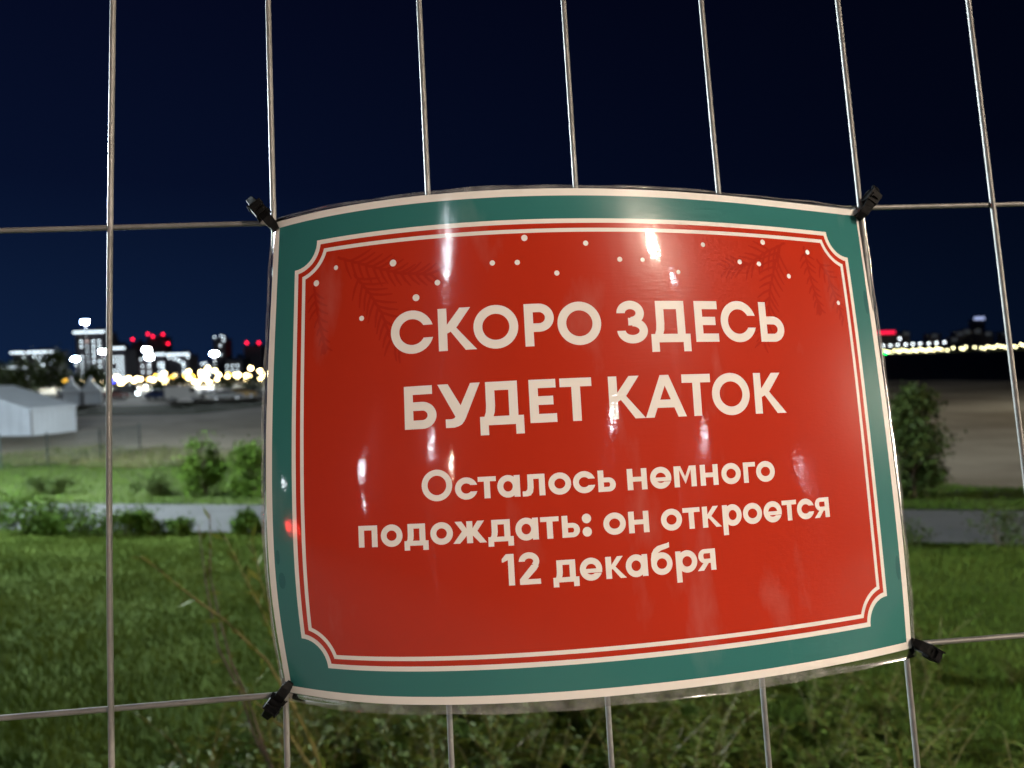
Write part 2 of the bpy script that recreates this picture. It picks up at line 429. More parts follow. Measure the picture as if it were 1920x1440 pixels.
for i, (p, wd, lb) in enumerate(zip(SH, SW, SL)):
    shrub((p[0], p[1], float(gz(p[0], p[1])) + .03), p[3] * (1.02 if i < 5 else [.8, 1.05, .7, .95, .75, .9, .6, .85][i - 5]), wd, lb, 100 + i * 3, 'leaf' if (i < 2 or i > 4) else 'dleaf', 4200 if i < 2 else int(900 + 700 * ((i * 37) % 5) / 2),
          'bushes along the near edge of the footpath' if i > 4 else 'bushes on the far lawn', size=.085 if i < 2 else .07, k=24 if i < 2 else 8 + (i * 5) % 4, conic=.6 if i < 2 else .15)
for i, (x_, y_, h_, w_) in enumerate([(6.9, 10.9, .45, .8), (8.6, 10.6, .5, 1.1), (5.6, 11.1, .35, .7)]):
    shrub((x_, y_, float(gz(x_, y_))), h_, w_, ['dark low bush at the path edge right of the sign', 'wide dark low bush at the path edge by the picture\'s right border', 'dark low bush at the path edge behind the sign\'s right side'][i], 300 + i * 5, 'dleaf', 900, 'bushes along the near edge of the footpath', size=.055)

def tree(loc, h, wd, label, seed, n=5200, name='tree', m='dleaf', group=None, base=.25, size=.13, k=38):
    rg = np.random.default_rng(seed)
    r = empty(name, loc, label, 'tree', group)
    b = MB(); R0 = .028 * h
    lean = rg.uniform(-.06, .06, 2) * h
    tr = [(0, 0, -.1), (lean[0] * .3, lean[1] * .3, h * .3), (lean[0] * .7, lean[1] * .7, h * .62), (lean[0], lean[1], h * .93)]
    b.tube(tr, [R0, R0 * .8, R0 * .5, R0 * .15], 8)
    for i in range(9):
        t = rg.uniform(.25, .8); a = rg.uniform(0, 6.28); L = wd * rg.uniform(.25, .48)
        s0 = (lean[0] * t, lean[1] * t, h * t)
        b.tube([s0, (s0[0] + L * .5 * math.cos(a), s0[1] + L * .5 * math.sin(a), s0[2] + L * .3), (s0[0] + L * math.cos(a), s0[1] + L * math.sin(a), s0[2] + L * .8)], [R0 * .4, R0 * .28, R0 * .08], 6)
    b.build('trunk', MT['bark'], r, True)
    C = clumps(rg, h, wd, k, n, z0=base, conic=.75)
    leaves('crown', C, size, MT[m], r, seed + 1)
    return r
T0 = [8.1,15.58,-1.6,2.53]
tree((T0[0], T0[1], float(gz(T0[0], T0[1]))), T0[3] * .88, 1.1, 'small dark tree by the footpath right beside the sign', 41, n=7000, base=.06, size=.12, k=17)

# ------------------------------------------------------------------ weeds on the bank in front
def weed_mesh(seed, h, n_st, L, asp):
    rg = np.random.default_rng(seed); st = MB(); C = []; D = []
    V = []; F = []
    for i in range(n_st):
        a = rg.uniform(0, 6.28); ln = rg.uniform(.1, .5) * h; hh = h * rg.uniform(.6, 1.05); o0 = rg.normal(size=2) * .035
        pts = [np.array([o0[0] + ln * t * t * math.cos(a), o0[1] + ln * t * t * math.sin(a), hh * t - .02]) for t in (0, .35, .7, 1)]
        st.tube(pts, [.0032, .0028, .002, .0008], 5)
        for t in np.arange(.15, 1.02, .075):
            p_ = np.array([o0[0] + ln * t * t * math.cos(a), o0[1] + ln * t * t * math.sin(a), hh * t - .02])
            for s_ in range(2):
                b_ = rg.uniform(0, 6.28); l_ = L * rg.uniform(.6, 1.2) * (1.15 - .5 * t)
                d_ = np.array([math.cos(b_), math.sin(b_), rg.uniform(.1, .9)]); d_ /= np.linalg.norm(d_)
                sd = np.array([-math.sin(b_), math.cos(b_), 0]); k_ = len(V)
                mid = p_ + d_ * l_ * .5; tip = p_ + d_ * l_ + np.array([0, 0, -l_ * .25])
                V += [p_, mid + sd * l_ * asp * .5 - [0, 0, .004], tip, mid - sd * l_ * asp * .5 - [0, 0, .004], mid + [0, 0, -.012]]
                F += [(k_, k_ + 1, k_ + 4), (k_ + 1, k_ + 2, k_ + 4), (k_ + 2, k_ + 3, k_ + 4), (k_ + 3, k_, k_ + 4)]
    return st, V, F
protos = []
for s_, h_, n_, L_, a_ in [(1, .42, 7, .085, .22), (2, .34, 9, .075, .28), (3, .5, 6, .095, .18)]:
    r = empty('weed_plant', (0, 0, 0), 'leafy green weed among the weeds on the bank below the sign', 'weed', 'weeds on the bank below the sign')
    st, V, F = weed_mesh(s_, h_, n_, L_, a_)
    st.build('stem', MT['wstem'], r); mk('leaves', V, F, MT['weed'], r)
    protos.append(r)
spots = []
rg = np.random.default_rng(5)
while len(spots) < 110:
    y_ = 2.75 + 2.2 * rg.uniform() ** 1.5; x_ = rg.uniform(-.60, .66) * y_
    if x_ < -1.2 and (rg.uniform() < .6 or y_ > 3.3): continue
    if x_ > .55 * y_ and rg.uniform() < .6: continue
    spots.append((x_, y_))
for i, (x_, y_) in enumerate(spots):
    o = protos[i] if i < 3 else copy_tree(protos[i % 3])
    s_ = rg.uniform(.75, 1.35)
    o.location = (x_, y_, float(gz(x_, y_))); o.scale = (s_, s_, s_ * rg.uniform(.6, .95)); o.rotation_euler = (0, 0, rg.uniform(0, 6.28))

WI = [[[-0.56,2.3,0.14],[-0.62,2.25,0.43],[-0.73,2.2,0.71],[-0.82,2.15,0.85],[-0.93,2.1,0.96],[-1.01,2.05,1.06]],[[-0.78,2.6,-0.04],[-0.91,2.6,0.3],[-1.03,2.6,0.6],[-1.06,2.6,0.84],[-1.08,2.6,1.03]],[[-0.78,2.6,-0.04],[-0.88,2.6,0.26],[-0.99,2.6,0.56],[-1.05,2.6,0.85],[-1.04,2.6,1.07]],[[-0.58,2.4,0.08],[-0.68,2.4,0.39],[-0.78,2.4,0.7],[-0.86,2.4,0.9],[-0.92,2.4,1.04]],[[-0.5,2.2,0.17],[-0.61,2.2,0.37],[-0.68,2.2,0.5],[-0.75,2.2,0.57],[-0.83,2.2,0.65]],[[-0.68,2.5,0.02],[-0.74,2.5,0.34],[-0.79,2.5,0.66],[-0.84,2.5,0.88],[-0.87,2.5,1.0]]]
def willow(loc, stems, label, seed, mstem, rad=.004, leaf_l=.05, dens=.05):
    rg = np.random.default_rng(seed)
    r = empty('willow_shoot', loc, label, 'shrub', 'young willow shoots left of the sign')
    L = Vector(loc)
    V = []; F = []
    for pl in stems:
        P = [np.array(q_) - np.array(loc) for q_ in pl]
        dense = []
        for a_, b_ in zip(P[:-1], P[1:]):
            for t in (0, .5): dense.append(a_ + (b_ - a_) * t + rg.normal(size=3) * .004)
        dense.append(P[-1])
        nn = len(dense)
        MB().tube(dense, [rad * (1 - .75 * i / nn) for i in range(nn)], 6).build('stem', mstem, r, True)
        for a_, b_ in zip(dense[:-1], dense[1:]):
            ln = np.linalg.norm(b_ - a_)
            for t in np.arange(0, 1, dens / max(ln, .001)):
                p_ = a_ + (b_ - a_) * t; d_ = (b_ - a_) / ln + rg.normal(size=3) * .55; d_ /= np.linalg.norm(d_)
                sd = np.cross(d_, rg.normal(size=3)); sd /= np.linalg.norm(sd); l_ = leaf_l * rg.uniform(.5, 1.3); k_ = len(V)
                V += [p_, p_ + d_ * l_ * .5 + sd * l_ * .1, p_ + d_ * l_, p_ + d_ * l_ * .5 - sd * l_ * .1]
                F += [(k_, k_ + 1, k_ + 2, k_ + 3)]
    mk('leaves', V, F, MT['weed'], r)
    return r
def gbase(x_, y_): return (x_, y_, float(gz(x_, y_)))
def rooted(pl): return [gbase(pl[0][0] + .05, pl[0][1])] + pl
b1 = gbase(WI[0][0][0] + .05, WI[0][0][1])
willow(b1, [[b1] + WI[0], [b1] + WI[4]], 'leaning willow shoot with yellow stems, tip reaching far left of the sign', 11, MT['wstem'], .0055, .05, .022)
b2 = gbase(WI[1][0][0] + .02, WI[1][0][1])
willow(b2, [[b2] + WI[1], [b2] + WI[2]], 'upright bare willow shoot forking into two dark twigs', 12, MT['bark'], .006, .045, .04)
b3 = gbase(WI[3][0][0] + .02, WI[3][0][1])
willow(b3, [[b3] + WI[3], [b3] + WI[5]], 'leafy willow shoot close against the sign\'s left edge', 13, MT['wstem'], .0038, .06, .018)

# ------------------------------------------------------------------ the fence panel
FENR = [[0.995675,-0.0890979,-0.026323],[0.0917934,0.9871476,0.1308186],[0.014329,-0.1326691,0.9910568]]
FENO = Vector([-0.15189,0.5004,1.64705])
RF = Matrix(FENR)
def fence_empty(name, loc, label, cat, group=None):
    o = bpy.data.objects.new(name, None); COL.objects.link(o)
    M_ = RF.to_4x4(); M_.translation = FENO + RF @ Vector(loc); o.matrix_world = M_
    return tag(o, label, cat, group)
FB = Vector((0.2, 0.0035, -1.66))
fence = fence_empty('temporary_fence', FB, 'leaning temporary fence panel of thin galvanised wires that carries the red sign', 'fence')
rg = np.random.default_rng(21)
for i in range(-14, 19):
    x_ = i * .1
    ph = rg.uniform(0, 6.28); am = rg.uniform(.0002, .0009) if i != -1 else .0024
    if i == -1: ph = 0.6
    pts = []
    for z_ in np.linspace(-1.5, .52, 42):
        dx = am * math.sin(z_ * 6.0 + ph)
        if i == -1: dx = -.0012 + .0022 * math.cos((z_ + .12) * 6.5) * (-1 if z_ > -.6 else 0)
        pts.append(Vector((x_ + dx, .0012 * math.sin(z_ * 5 + ph * 2), z_)) - Vector((FB.x, 0, FB.z)))
    MB().tube(pts, .0018, 12).build('vertical_wire', MT['wire'], fence, True)
for z_ in (.299, 0.0, -.299, -.598, -.897, -1.196):
    pts = [Vector((x_, .0034, z_ + .0004 * math.sin(x_ * 9 + z_ * 20))) - Vector((FB.x, 0, FB.z)) for x_ in np.linspace(-1.42, 1.82, 66)]
    MB().tube(pts, .0018, 12).build('horizontal_wire', MT['wire'], fence, True)
for x_ in (-1.44, 1.84): MB().tube([(x_ - .2, .002, .05), (x_ - .2, .002, 2.2)], .02, 12).build('frame_tube', MT['tube'], fence, True)
for z_ in (.14, 2.19): MB().tube([(-1.64 + .02, .002, z_), (1.64 - .02, .002, z_)], .018, 12).build('frame_tube', MT['tube'], fence, True)
for x_ in (-1.64, 1.64):
    bm = bmesh.new(); bmesh.ops.create_cube(bm, size=1)
    for v in bm.verts: v.co = Vector((v.co.x * .24 * (1 - .15 * (v.co.z + .5)) + x_, v.co.y * .6 * (1 - .1 * (v.co.z + .5)), v.co.z * .13 + .065 - .02))
    bmesh.ops.bevel(bm, geom=bm.edges[:], offset=.02, segments=2, affect='EDGES')
    me = bpy.data.meshes.new('foot'); bm.to_mesh(me); bm.free(); me.materials.append(MT['block']); link('foot', me, fence)

# ------------------------------------------------------------------ the laminated sign
SX = np.array([0.1989201,-0.0004961,7.13e-05,0.0002608,0.2093373,1.1e-06,-0.0002856,0.0010414,-0.0031432,-0.002747,-0.0002413,0.0045261,-0.0056298,0.0020243,-0.0031834,-0.0023464,0.0029322,0.0024315,0.0022708,-0.0040507,0.0016419]); SY = np.array([0.1506679,0.1481281,-7.19e-05,5.57e-05,0.000687,0.0001327,4.19e-05,-0.000258,-0.0002371,0.0010855,0.0006905,-0.0007604,-0.0001106,3.08e-05,0.0004079,0.0005639,0.000208,-0.00089,-0.0010219,0.0003138,-0.0001499]); SB = np.array([0.0501069,-0.0011039,0.0010094,0.0015522,-0.0003779,-0.013251,-0.0080526,-0.0018742,0.0122496,0.0013571,-0.0466693,0.0053042,-0.0061019,-0.0015067,-0.0009077,0.0087568,0.0067777,0.0061066,-0.010357,-0.0017674,0.0026883,0.0012586,-0.0017647,-0.0037791,0.0013126,-0.004187])
def _basis(s, t, n, m): return np.stack([s ** i * t ** j for i in range(n) for j in range(m)] + [np.exp(-((s + 1) ** 2 * 2 + (t - 1) ** 2) / .12)], -1)
def surf(u, v):
    """paper millimetres (u right, v down, from the centre) -> fence metres: a sheet bowed towards the viewer"""
    s = np.asarray(u, float) / 210; t = np.asarray(v, float) / 148.5
    bx = _basis(s, t, 5, 4); bb = _basis(s, t, 5, 5)
    return np.stack([bx @ SX, -(bb @ SB), -(bx @ SY)], -1)
def surf_n(u, v):
    h = .05; u = np.asarray(u, float); v = np.asarray(v, float)
    a = surf(u + h, v) - surf(u - h, v); b = surf(u, v + h) - surf(u, v - h)
    n = np.cross(b, a); n /= np.linalg.norm(n, axis=-1)[..., None]
    return np.where(n[..., 1:2] > 0, -n, n)
SBASE = Vector((0.2, 0.0, -0.30))
sign = fence_empty('laminated_sign', SBASE, 'red laminated sign with green border and Cyrillic lettering tied to the wire fence', 'sign')
SBn = np.array(SBASE)

SUB = [0]            # which part of its layer the next shapes belong to
shapes = []          # (polygon, layer); later ones lie over earlier ones
def poly(P, layer):
    P = [(float(a), float(b)) for a, b in P]
    ar = sum(P[i][0] * P[(i + 1) % len(P)][1] - P[(i + 1) % len(P)][0] * P[i][1] for i in range(len(P)))
    if ar < 0: P.reverse()
    Q = []
    for a, b in zip(P, P[1:] + P[:1]):           # no edge longer than the bend of the sheet allows
        k = max(1, int(math.hypot(b[0] - a[0], b[1] - a[1]) / 3.5))
        Q += [(a[0] + (b[0] - a[0]) * i / k, a[1] + (b[1] - a[1]) * i / k) for i in range(k)]
    shapes.append((Q, layer, SUB[0]))
def rect(x0, y0, x1, y1, layer): poly([(x0, y0), (x1, y0), (x1, y1), (x0, y1)], layer)
def notch(off):
    W_, H_, c, R_ = 210 - off, 148.5 - off, 18.8, 17.0 + (off - 18.8)
    P = []
    for sx, sy in ((1, 1), (-1, 1), (-1, -1), (1, -1)):
        cx, cy = sx * (210 - c), sy * (148.5 - c); k = off - c; a0 = math.asin(k / R_)
        arc = [(cx - sx * R_ * math.sin(a), cy - sy * R_ * math.cos(a)) for a in np.linspace(a0, math.pi / 2 - a0, 12)]
        if sx * sy < 0: arc.reverse()
        P += arc
    return P
L_PAPER, L_TEAL, L_LINE, L_RED, L_TWIG, L_DOT, L_HEAD, L_NOTE, L_STAIN = range(9)
rect(-210, -148.5, 210, 148.5, L_PAPER)
rect(-205.5, -144, 205.5, 144, L_TEAL)
def oval(cx, cy, rx, ry, layer, n=14): poly([(cx + rx * math.cos(2 * math.pi * i / n), cy + ry * math.sin(2 * math.pi * i / n)) for i in range(n)], layer)
oval(203.3, -82, 2.2, 8.5, L_STAIN); oval(203.2, 96, 2.0, 8, L_STAIN); oval(-201, 78, 2.6, 5, L_STAIN); oval(-203, 64, 1.5, 4.5, L_STAIN)
poly(notch(18.8), L_LINE); poly(notch(21.6), L_RED); SUB[0] = 1; poly(notch(24.7), L_LINE); poly(notch(27.1), L_RED)
# fir twigs: a stem with needles slanting forward
rt = random.Random(3)
IN_U, IN_V = 182.2, 120.8
def seg(a, b, w0, w1, layer):
    d = (b[0] - a[0], b[1] - a[1]); l = math.hypot(*d); n = (-d[1] / l, d[0] / l)
    ok = lambda p: abs(p[0]) < IN_U and abs(p[1]) < IN_V and not (abs(p[0]) > 171.5 and abs(p[1]) > 110.0)
    if not (ok(a) and ok(b)): return
    m_ = ((a[0] + b[0]) / 2 + n[0] * .5, (a[1] + b[1]) / 2 + n[1] * .5)
    poly([(a[0] + n[0] * w0, a[1] + n[1] * w0), (m_[0] + n[0] * w0 * 1.0, m_[1] + n[1] * w0 * 1.0), (b[0] + n[0] * w1, b[1] + n[1] * w1), (b[0] - n[0] * w1, b[1] - n[1] * w1),
          (m_[0] - n[0] * w0 * 1.0, m_[1] - n[1] * w0 * 1.0), (a[0] - n[0] * w0, a[1] - n[1] * w0)], layer)
for k, tw in enumerate([[[-159.4,-116.9],[-135.8,-108.1],[-118.2,-102.3],[-99.9,-100.1]],[[-148.1,-104.9],[-137.4,-91.0],[-130.5,-79.0],[-125.1,-62.7],[-120.1,-56.2]],[[-176.1,-101.4],[-174.0,-86.4],[-171.3,-74.4],[-168.6,-62.6]],[[135.9,-118.9],[117.8,-110.8],[104.9,-102.8],[87.8,-99.7]],[[130.9,-116.7],[124.7,-102.5],[118.6,-86.9],[115.9,-71.7],[109.5,-53.7]],[[151.7,-118.1],[153.1,-104.1],[154.9,-91.5],[158.2,-77.2]],[[161.6,-109.7],[170.4,-98.7],[174.3,-82.9],[178.9,-69.8]]]):
    P = []; SUB[0] = k
    for a, b in zip(tw[:-1], tw[1:]):
        l = math.hypot(b[0] - a[0], b[1] - a[1]); n = max(2, int(l / 4.3))
        P += [(a[0] + (b[0] - a[0]) * i / n, a[1] + (b[1] - a[1]) * i / n) for i in range(n)]
    P.append(tuple(tw[-1]))
    for a, b in zip(P[:-1], P[1:]): seg(a, b, .9, .9, L_TWIG)
    for i, a in enumerate(P[1:]):
        d = (a[0] - P[i][0], a[1] - P[i][1]); ang = math.atan2(d[1], d[0]); f_ = i / len(P)
        nl = (15.5 if k in (0, 1, 3, 4) else 9.5) * (1 - .45 * f_) * rt.uniform(.85, 1.1)
        for s_ in (1, -1):
            th = ang + s_ * math.radians(rt.uniform(44, 56) * (1 - .35 * f_))
            seg(a, (a[0] + nl * math.cos(th), a[1] + nl * math.sin(th)), .80, .42, L_TWIG)
SUB[0] = 2; oval(-169, -60, 2.0, 3.4, L_TWIG); SUB[0] = 5; oval(157.8, -75, 2.4, 4.2, L_TWIG)
for k_, (u_, v_, r_) in enumerate([[-174.7,-102.3,2.0],[-160.6,-110.3,1.5],[-122.7,-108.8,2.1],[-95.7,-94.4,1.7],[-109.1,-86.3,2.1],[-143.7,-76.7,1.6],[-62.3,-104.1,1.6],[-47.4,-103.7,1.6],[-42.4,-118.4,1.9],[-24.1,-96.4,1.6],[-5.4,-114.3,1.6],[15.2,-104.2,1.6],[29.8,-103.9,1.4],[52.8,-96.5,1.3],[71.7,-114.4,1.5],[97.4,-104.2,1.6],[112.1,-103.5,1.6],[117.4,-118.4,1.8],[154.3,-113.9,1.6],[135.2,-96.4,1.6],[176.1,-80.2,1.5]]): SUB[0] = k_; oval(u_, v_, r_, r_, L_DOT, 18)

# lettering: every letter drawn in millimetres ------------------------
class G:
    def __init__(s, x0, x1, top, base, w, wh, layer): s.x0, s.x1, s.t, s.b, s.w, s.wh, s.L = x0, x1, top, base, w, wh, layer; s.W = x1 - x0; s.h = base - top
    def P(s, pts): poly([(s.x0 + a * s.W, s.t + b * s.h) for a, b in pts], s.L)
    def R(s, x0, y0, x1, y1): rect(x0, y0, x1, y1, s.L)
    def arc(s, cx, cy, rx, ry, wx, wy, a0, a1, flat=None):
        """band between two ellipses from angle a0 to a1 (degrees, 0 right, 90 down)"""
        n = max(4, int(abs(a1 - a0) / 9)); ix, iy = rx - wx, ry - wy
        o0, o1, i0, i1 = a0, a1, a0, a1
        if flat:      # end cut level instead of radial: inner angles that reach the same height
            f0, f1 = flat
            if f0: i0 = f0
            if f1: i1 = f1
        A_ = [math.radians(o0 + (o1 - o0) * i / n) for i in range(n + 1)]; B_ = [math.radians(i0 + (i1 - i0) * i / n) for i in range(n + 1)]
        O = [(cx + rx * math.cos(a), cy + ry * math.sin(a)) for a in A_]; I = [(cx + ix * math.cos(a), cy + iy * math.sin(a)) for a in B_]
        if abs(a1 - a0) > 200:
            h_ = n // 2
            poly(O[:h_ + 1] + I[:h_ + 1][::-1], s.L); poly(O[h_:] + I[h_:][::-1], s.L)
        else: poly(O + I[::-1], s.L)
    def ring(s, cx, cy, rx, ry): s.arc(cx, cy, rx, ry, s.w, s.w, 0, 360)
    # letters
    def O(s): o_ = .014 * s.h; s.ring((s.x0 + s.x1) / 2, (s.t + s.b) / 2, s.W / 2, s.h / 2 + o_)
    def C(s):
        o_ = .014 * s.h; ry = s.h / 2 + o_; rx = s.W / 1.955; g = .29
        a = math.degrees(math.asin(g)); ai = math.degrees(math.asin(min(.95, g * ry / (ry - s.w))))
        s.arc(s.x0 + rx, (s.t + s.b) / 2, rx, ry, s.w, s.w, a, 360 - a, (ai, 360 - ai))
    def stem(s, x): s.R(x, s.t, x + s.w, s.b)
    def K(s):
        s.stem(s.x0); k = s.w / s.W
        s.P([(k * .95, .40), (.58, 0), (.865, 0), (.45, .50), (k * .95, .60)]); s.P([(.30, .52), (.47, .46), (1, 1), (.705, 1)])
    def Re(s, top, bot, wh=None):   # bowl to the right between top and bot
        wh = wh or s.wh; ry = (bot - top) / 2; rx = min(ry * 1.05, s.W * .62); xc = s.x1 - rx
        s.R(s.x0 + s.w * .9, top, xc, top + wh); s.R(s.x0 + s.w * .9, bot - wh, xc, bot); s.arc(xc, (top + bot) / 2, rx, ry, s.w, wh, -90, 90)
    def R_(s): s.stem(s.x0); s.Re(s.t, s.t + .665 * s.h)
    def SOFT(s, f_=.36): s.stem(s.x0); s.Re(s.t + f_ * s.h, s.b)
    def B(s, xt): s.SOFT(.375); s.R(s.x0 + s.w * .9, s.t, xt, s.t + s.wh)
    def Z(s):
        R1 = .295 * s.h; y1 = s.t + R1 - .01 * s.h; xr1 = s.x0 + .905 * s.W; rx1 = .45 * s.W; cx1 = xr1 - rx1
        s.arc(cx1, y1, rx1, R1, s.w, s.wh, 90, -180)
        R2 = .305 * s.h; y2 = s.b - R2 + .012 * s.h; rx2 = .5 * s.W; cx2 = s.x0 + rx2
        s.arc(cx2, y2, rx2, R2, s.w, s.wh, -90, 180)
        yb = (y1 + R1 + y2 - R2) / 2
        s.R(s.x0 + .37 * s.W, y2 - R2, max(cx1, cx2) + .05 * s.W, y1 + R1)
    def D(s, xl, xr, foot=.225):
        fw = s.w * .93; yb = s.b - s.wh
        s.R(xl + s.w * .5, s.t, xr, s.t + s.wh); s.R(xr - s.w, s.t + s.wh * .5, xr, yb + .1 * s.wh)
        a = s.t; h = s.h
        poly([(xl, a), (xl + s.w, a), (xl + s.w, a + .55 * h), (xl + .93 * s.w, a + .70 * h), (xl + .72 * s.w, a + .84 * h), (xl - .3 * s.w, a + .84 * h), (xl - .06 * s.w, a + .70 * h), (xl, a + .55 * h)], s.L)
        s.R(s.x0, yb, s.x1, s.b)
        s.R(s.x0, s.b - s.wh * .3, s.x0 + fw, s.b + foot * s.h); s.R(s.x1 - fw, s.b - s.wh * .3, s.x1, s.b + foot * s.h)
    def E(s):
        s.stem(s.x0); s.R(s.x0 + s.w * .9, s.t, s.x1, s.t + s.wh); s.R(s.x0 + s.w * .9, s.b - s.wh, s.x1, s.b); m = (s.t + s.b) / 2 - .01 * s.h
        s.R(s.x0 + s.w * .9, m - s.wh / 2, s.x0 + .89 * s.W, m + s.wh / 2)
    def T(s): s.R(s.x0, s.t, s.x1, s.t + s.wh); c = (s.x0 + s.x1) / 2; s.R(c - s.w / 2, s.t + s.wh * .5, c + s.w / 2, s.b)
    def U(s):
        s.P([(0, 0), (.245, 0), (.535, .51), (.42, .80)])
        s.P([(.775, 0), (1, 0), (.645, .80), (.60, .88), (.545, .945), (.47, .985), (.37, 1.012), (.17, 1.012), (.17, .815), (.31, .815), (.37, .80), (.41, .75), (.53, .51)])
    def A(s):
        s.P([(.395, 0), (.600, 0), (.205, 1), (0, 1)]); s.P([(.400, 0), (.605, 0), (1, 1), (.795, 1)]); s.P([(.26, .585), (.74, .585), (.78, .775), (.22, .775)])
    # small letters
    def pe(s): s.stem(s.x0); s.stem(s.x1 - s.w); s.R(s.x0 + s.w * .9, s.t, s.x1 - s.w * .9, s.t + s.wh)
    def en(s): s.stem(s.x0); s.stem(s.x1 - s.w); m = (s.t + s.b) / 2; s.R(s.x0 + s.w * .9, m - s.wh / 2, s.x1 - s.w * .9, m + s.wh / 2)
    def ge(s): s.stem(s.x0); s.R(s.x0 + s.w * .9, s.t, s.x1, s.t + s.wh)
    def em(s):
        s.stem(s.x0); s.stem(s.x1 - s.w); k = s.w / s.W
        s.P([(k * .55, 0), (k * 1.28, 0), (.5, .50), (1 - k * 1.28, 0), (1 - k * .55, 0), (1 - k * .9, .12), (.5, .86), (k * .9, .12)])
    def el(s):
        s.stem(s.x1 - s.w); a = s.t; h = s.h; xl = s.x0 + .23 * s.W
        s.R(xl + s.w * .5, a, s.x1 - s.w * .5, a + s.wh)
        poly([(xl, a), (xl + s.w, a), (xl + s.w, a + .62 * h), (xl + .85 * s.w, a + .84 * h), (xl + .45 * s.w, a + .97 * h), (xl - .1 * s.w, a + 1.01 * h), (s.x0, a + 1.01 * h), (s.x0, a + .775 * h), (xl - .3 * s.w, a + .77 * h), (xl - .06 * s.w, a + .68 * h), (xl, a + .5 * h)], s.L)
    def a_(s): s.stem(s.x1 - s.w); rx = (s.W - s.w * .22) / 2; s.ring(s.x0 + rx, (s.t + s.b) / 2, rx, s.h / 2 + .02 * s.h)
    def er(s, desc): s.R(s.x0, s.t, s.x0 + s.w, desc); rx = (s.W - s.w * .22) / 2; s.ring(s.x1 - rx, (s.t + s.b) / 2, rx, s.h / 2 + .02 * s.h)
    def ie(s):
        o_ = .02 * s.h; ry = s.h / 2 + o_; cy = (s.t + s.b) / 2; rx = s.W / 2; cx = s.x0 + rx
        g = .36; ai = math.degrees(math.asin(min(.95, g * ry / (ry - s.w)))); ao = math.degrees(math.asin(g))
        s.arc(cx, cy, rx, ry, s.w, s.w, ao, 372, (ai, 380))
        s.R(s.x0 + s.w * .8, cy - .02 * s.h, s.x1 - .012 * s.W, cy + .165 * s.h)
    def ya(s):
        s.stem(s.x1 - s.w); ry = .33 * s.h; cy = s.t + ry; xc = s.x0 + .08 * s.W + ry
        s.R(xc, s.t, s.x1 - s.w * .9, s.t + s.wh * .92); s.R(xc, cy + ry - s.wh * .92, s.x1 - s.w * .9, cy + ry); s.arc(xc, cy, ry, ry, s.w * .95, s.wh * .92, 90, 270)
        s.P([(.38, .60), (.66, .60), (.33, 1), (0, 1)])
    def zh(s):
        c = (s.x0 + s.x1) / 2; s.R(c - s.w / 2, s.t, c + s.w / 2, s.b)
        s.P([(.06, 0), (.265, 0), (.46, .44), (.46, .60), (.30, .52)]); s.P([(.27, .46), (.42, .44), (.46, .58), (.205, 1), (0, 1)])
        s.P([(.94, 0), (.735, 0), (.54, .44), (.54, .60), (.70, .52)]); s.P([(.73, .46), (.58, .44), (.54, .58), (.795, 1), (1, 1)])
    def be(s, ytop, xtop):
        rx = s.W / 2; cy = (s.t + s.b) / 2; cx = s.x0 + rx; s.ring(cx, cy, rx, s.h / 2 + .02 * s.h)
        a = s.x0; W = s.W; H_ = s.b - ytop
        poly([(a, cy), (a, ytop + .50 * H_), (a + .05 * W, ytop + .32 * H_), (a + .16 * W, ytop + .19 * H_), (a + .34 * W, ytop + .10 * H_), (a + .62 * W, ytop + .055 * H_), (a + .80 * W, ytop + .03 * H_), (xtop, ytop),
              (xtop, ytop + .165 * H_), (a + .74 * W, ytop + .20 * H_), (a + .50 * W, ytop + .245 * H_), (a + .36 * W, ytop + .31 * H_), (a + .29 * W, ytop + .42 * H_), (a + .26 * W, cy)], s.L)
    def one(s): s.R(s.x1 - s.w, s.t, s.x1, s.b); s.P([(0, .26), (0, .15), (.35, 0), (.6, 0), (.6, .17), (.10, .26)])
    def two(s):
        r_ = .285 * s.h; rx = s.W * .48; cx = s.x0 + .49 * s.W; cy = s.t + r_ - .01 * s.h
        s.arc(cx, cy, rx, r_, s.w, s.w, -180, 50)
        s.P([(.60, .385), (.93, .43), (.82, .55), (.40, .83), (0.02, 1), (0.02, .83)]); s.R(s.x0 + .02 * s.W, s.b - s.wh * 1.05, s.x1, s.b)

def H1(x0, x1): return G(x0, x1, -78.35, -52.95, 5.25, 5.1, L_HEAD)
def H2(x0, x1): return G(x0, x1, -33.15, -7.8, 5.25, 5.1, L_HEAD)
SUB[0] = 0; H1(-125.3, -99.6).C(); H1(-96.3, -73.7).K(); H1(-75.3, -48.8).O(); H1(-45.1, -27.5).R_(); H1(-25.5, .9).O()
H1(10.6, 29.8).Z(); H1(31.8, 57.5).D(35.5, 54.3); H1(61.2, 77.1).E(); H1(79.1, 104.3).C(); H1(107.8, 126.4).SOFT()
SUB[0] = 1; H2(-118.2, -99.2).B(-101.4); H2(-98.1, -73.1).U(); H2(-73.8, -48.2).D(-70, -51.4); H2(-44.6, -28.8).E(); H2(-26.4, -7.4).T()
H2(2.8, 24.9).K(); H2(24.9, 51.2).A(); H2(49.3, 68.4).T(); H2(69.1, 95.7).O(); H2(99.2, 122.5).K()
WS, WH = 3.45, 2.75
def N(k):
    t_, b_ = ((21.75, 34.15), (46.6, 59.0), (71.45, 83.9))[k]
    return lambda x0, x1, t=None: G(x0, x1, t_ if t is None else t, b_, WS, WH, L_NOTE)
n3 = N(0)
SUB[0] = 0
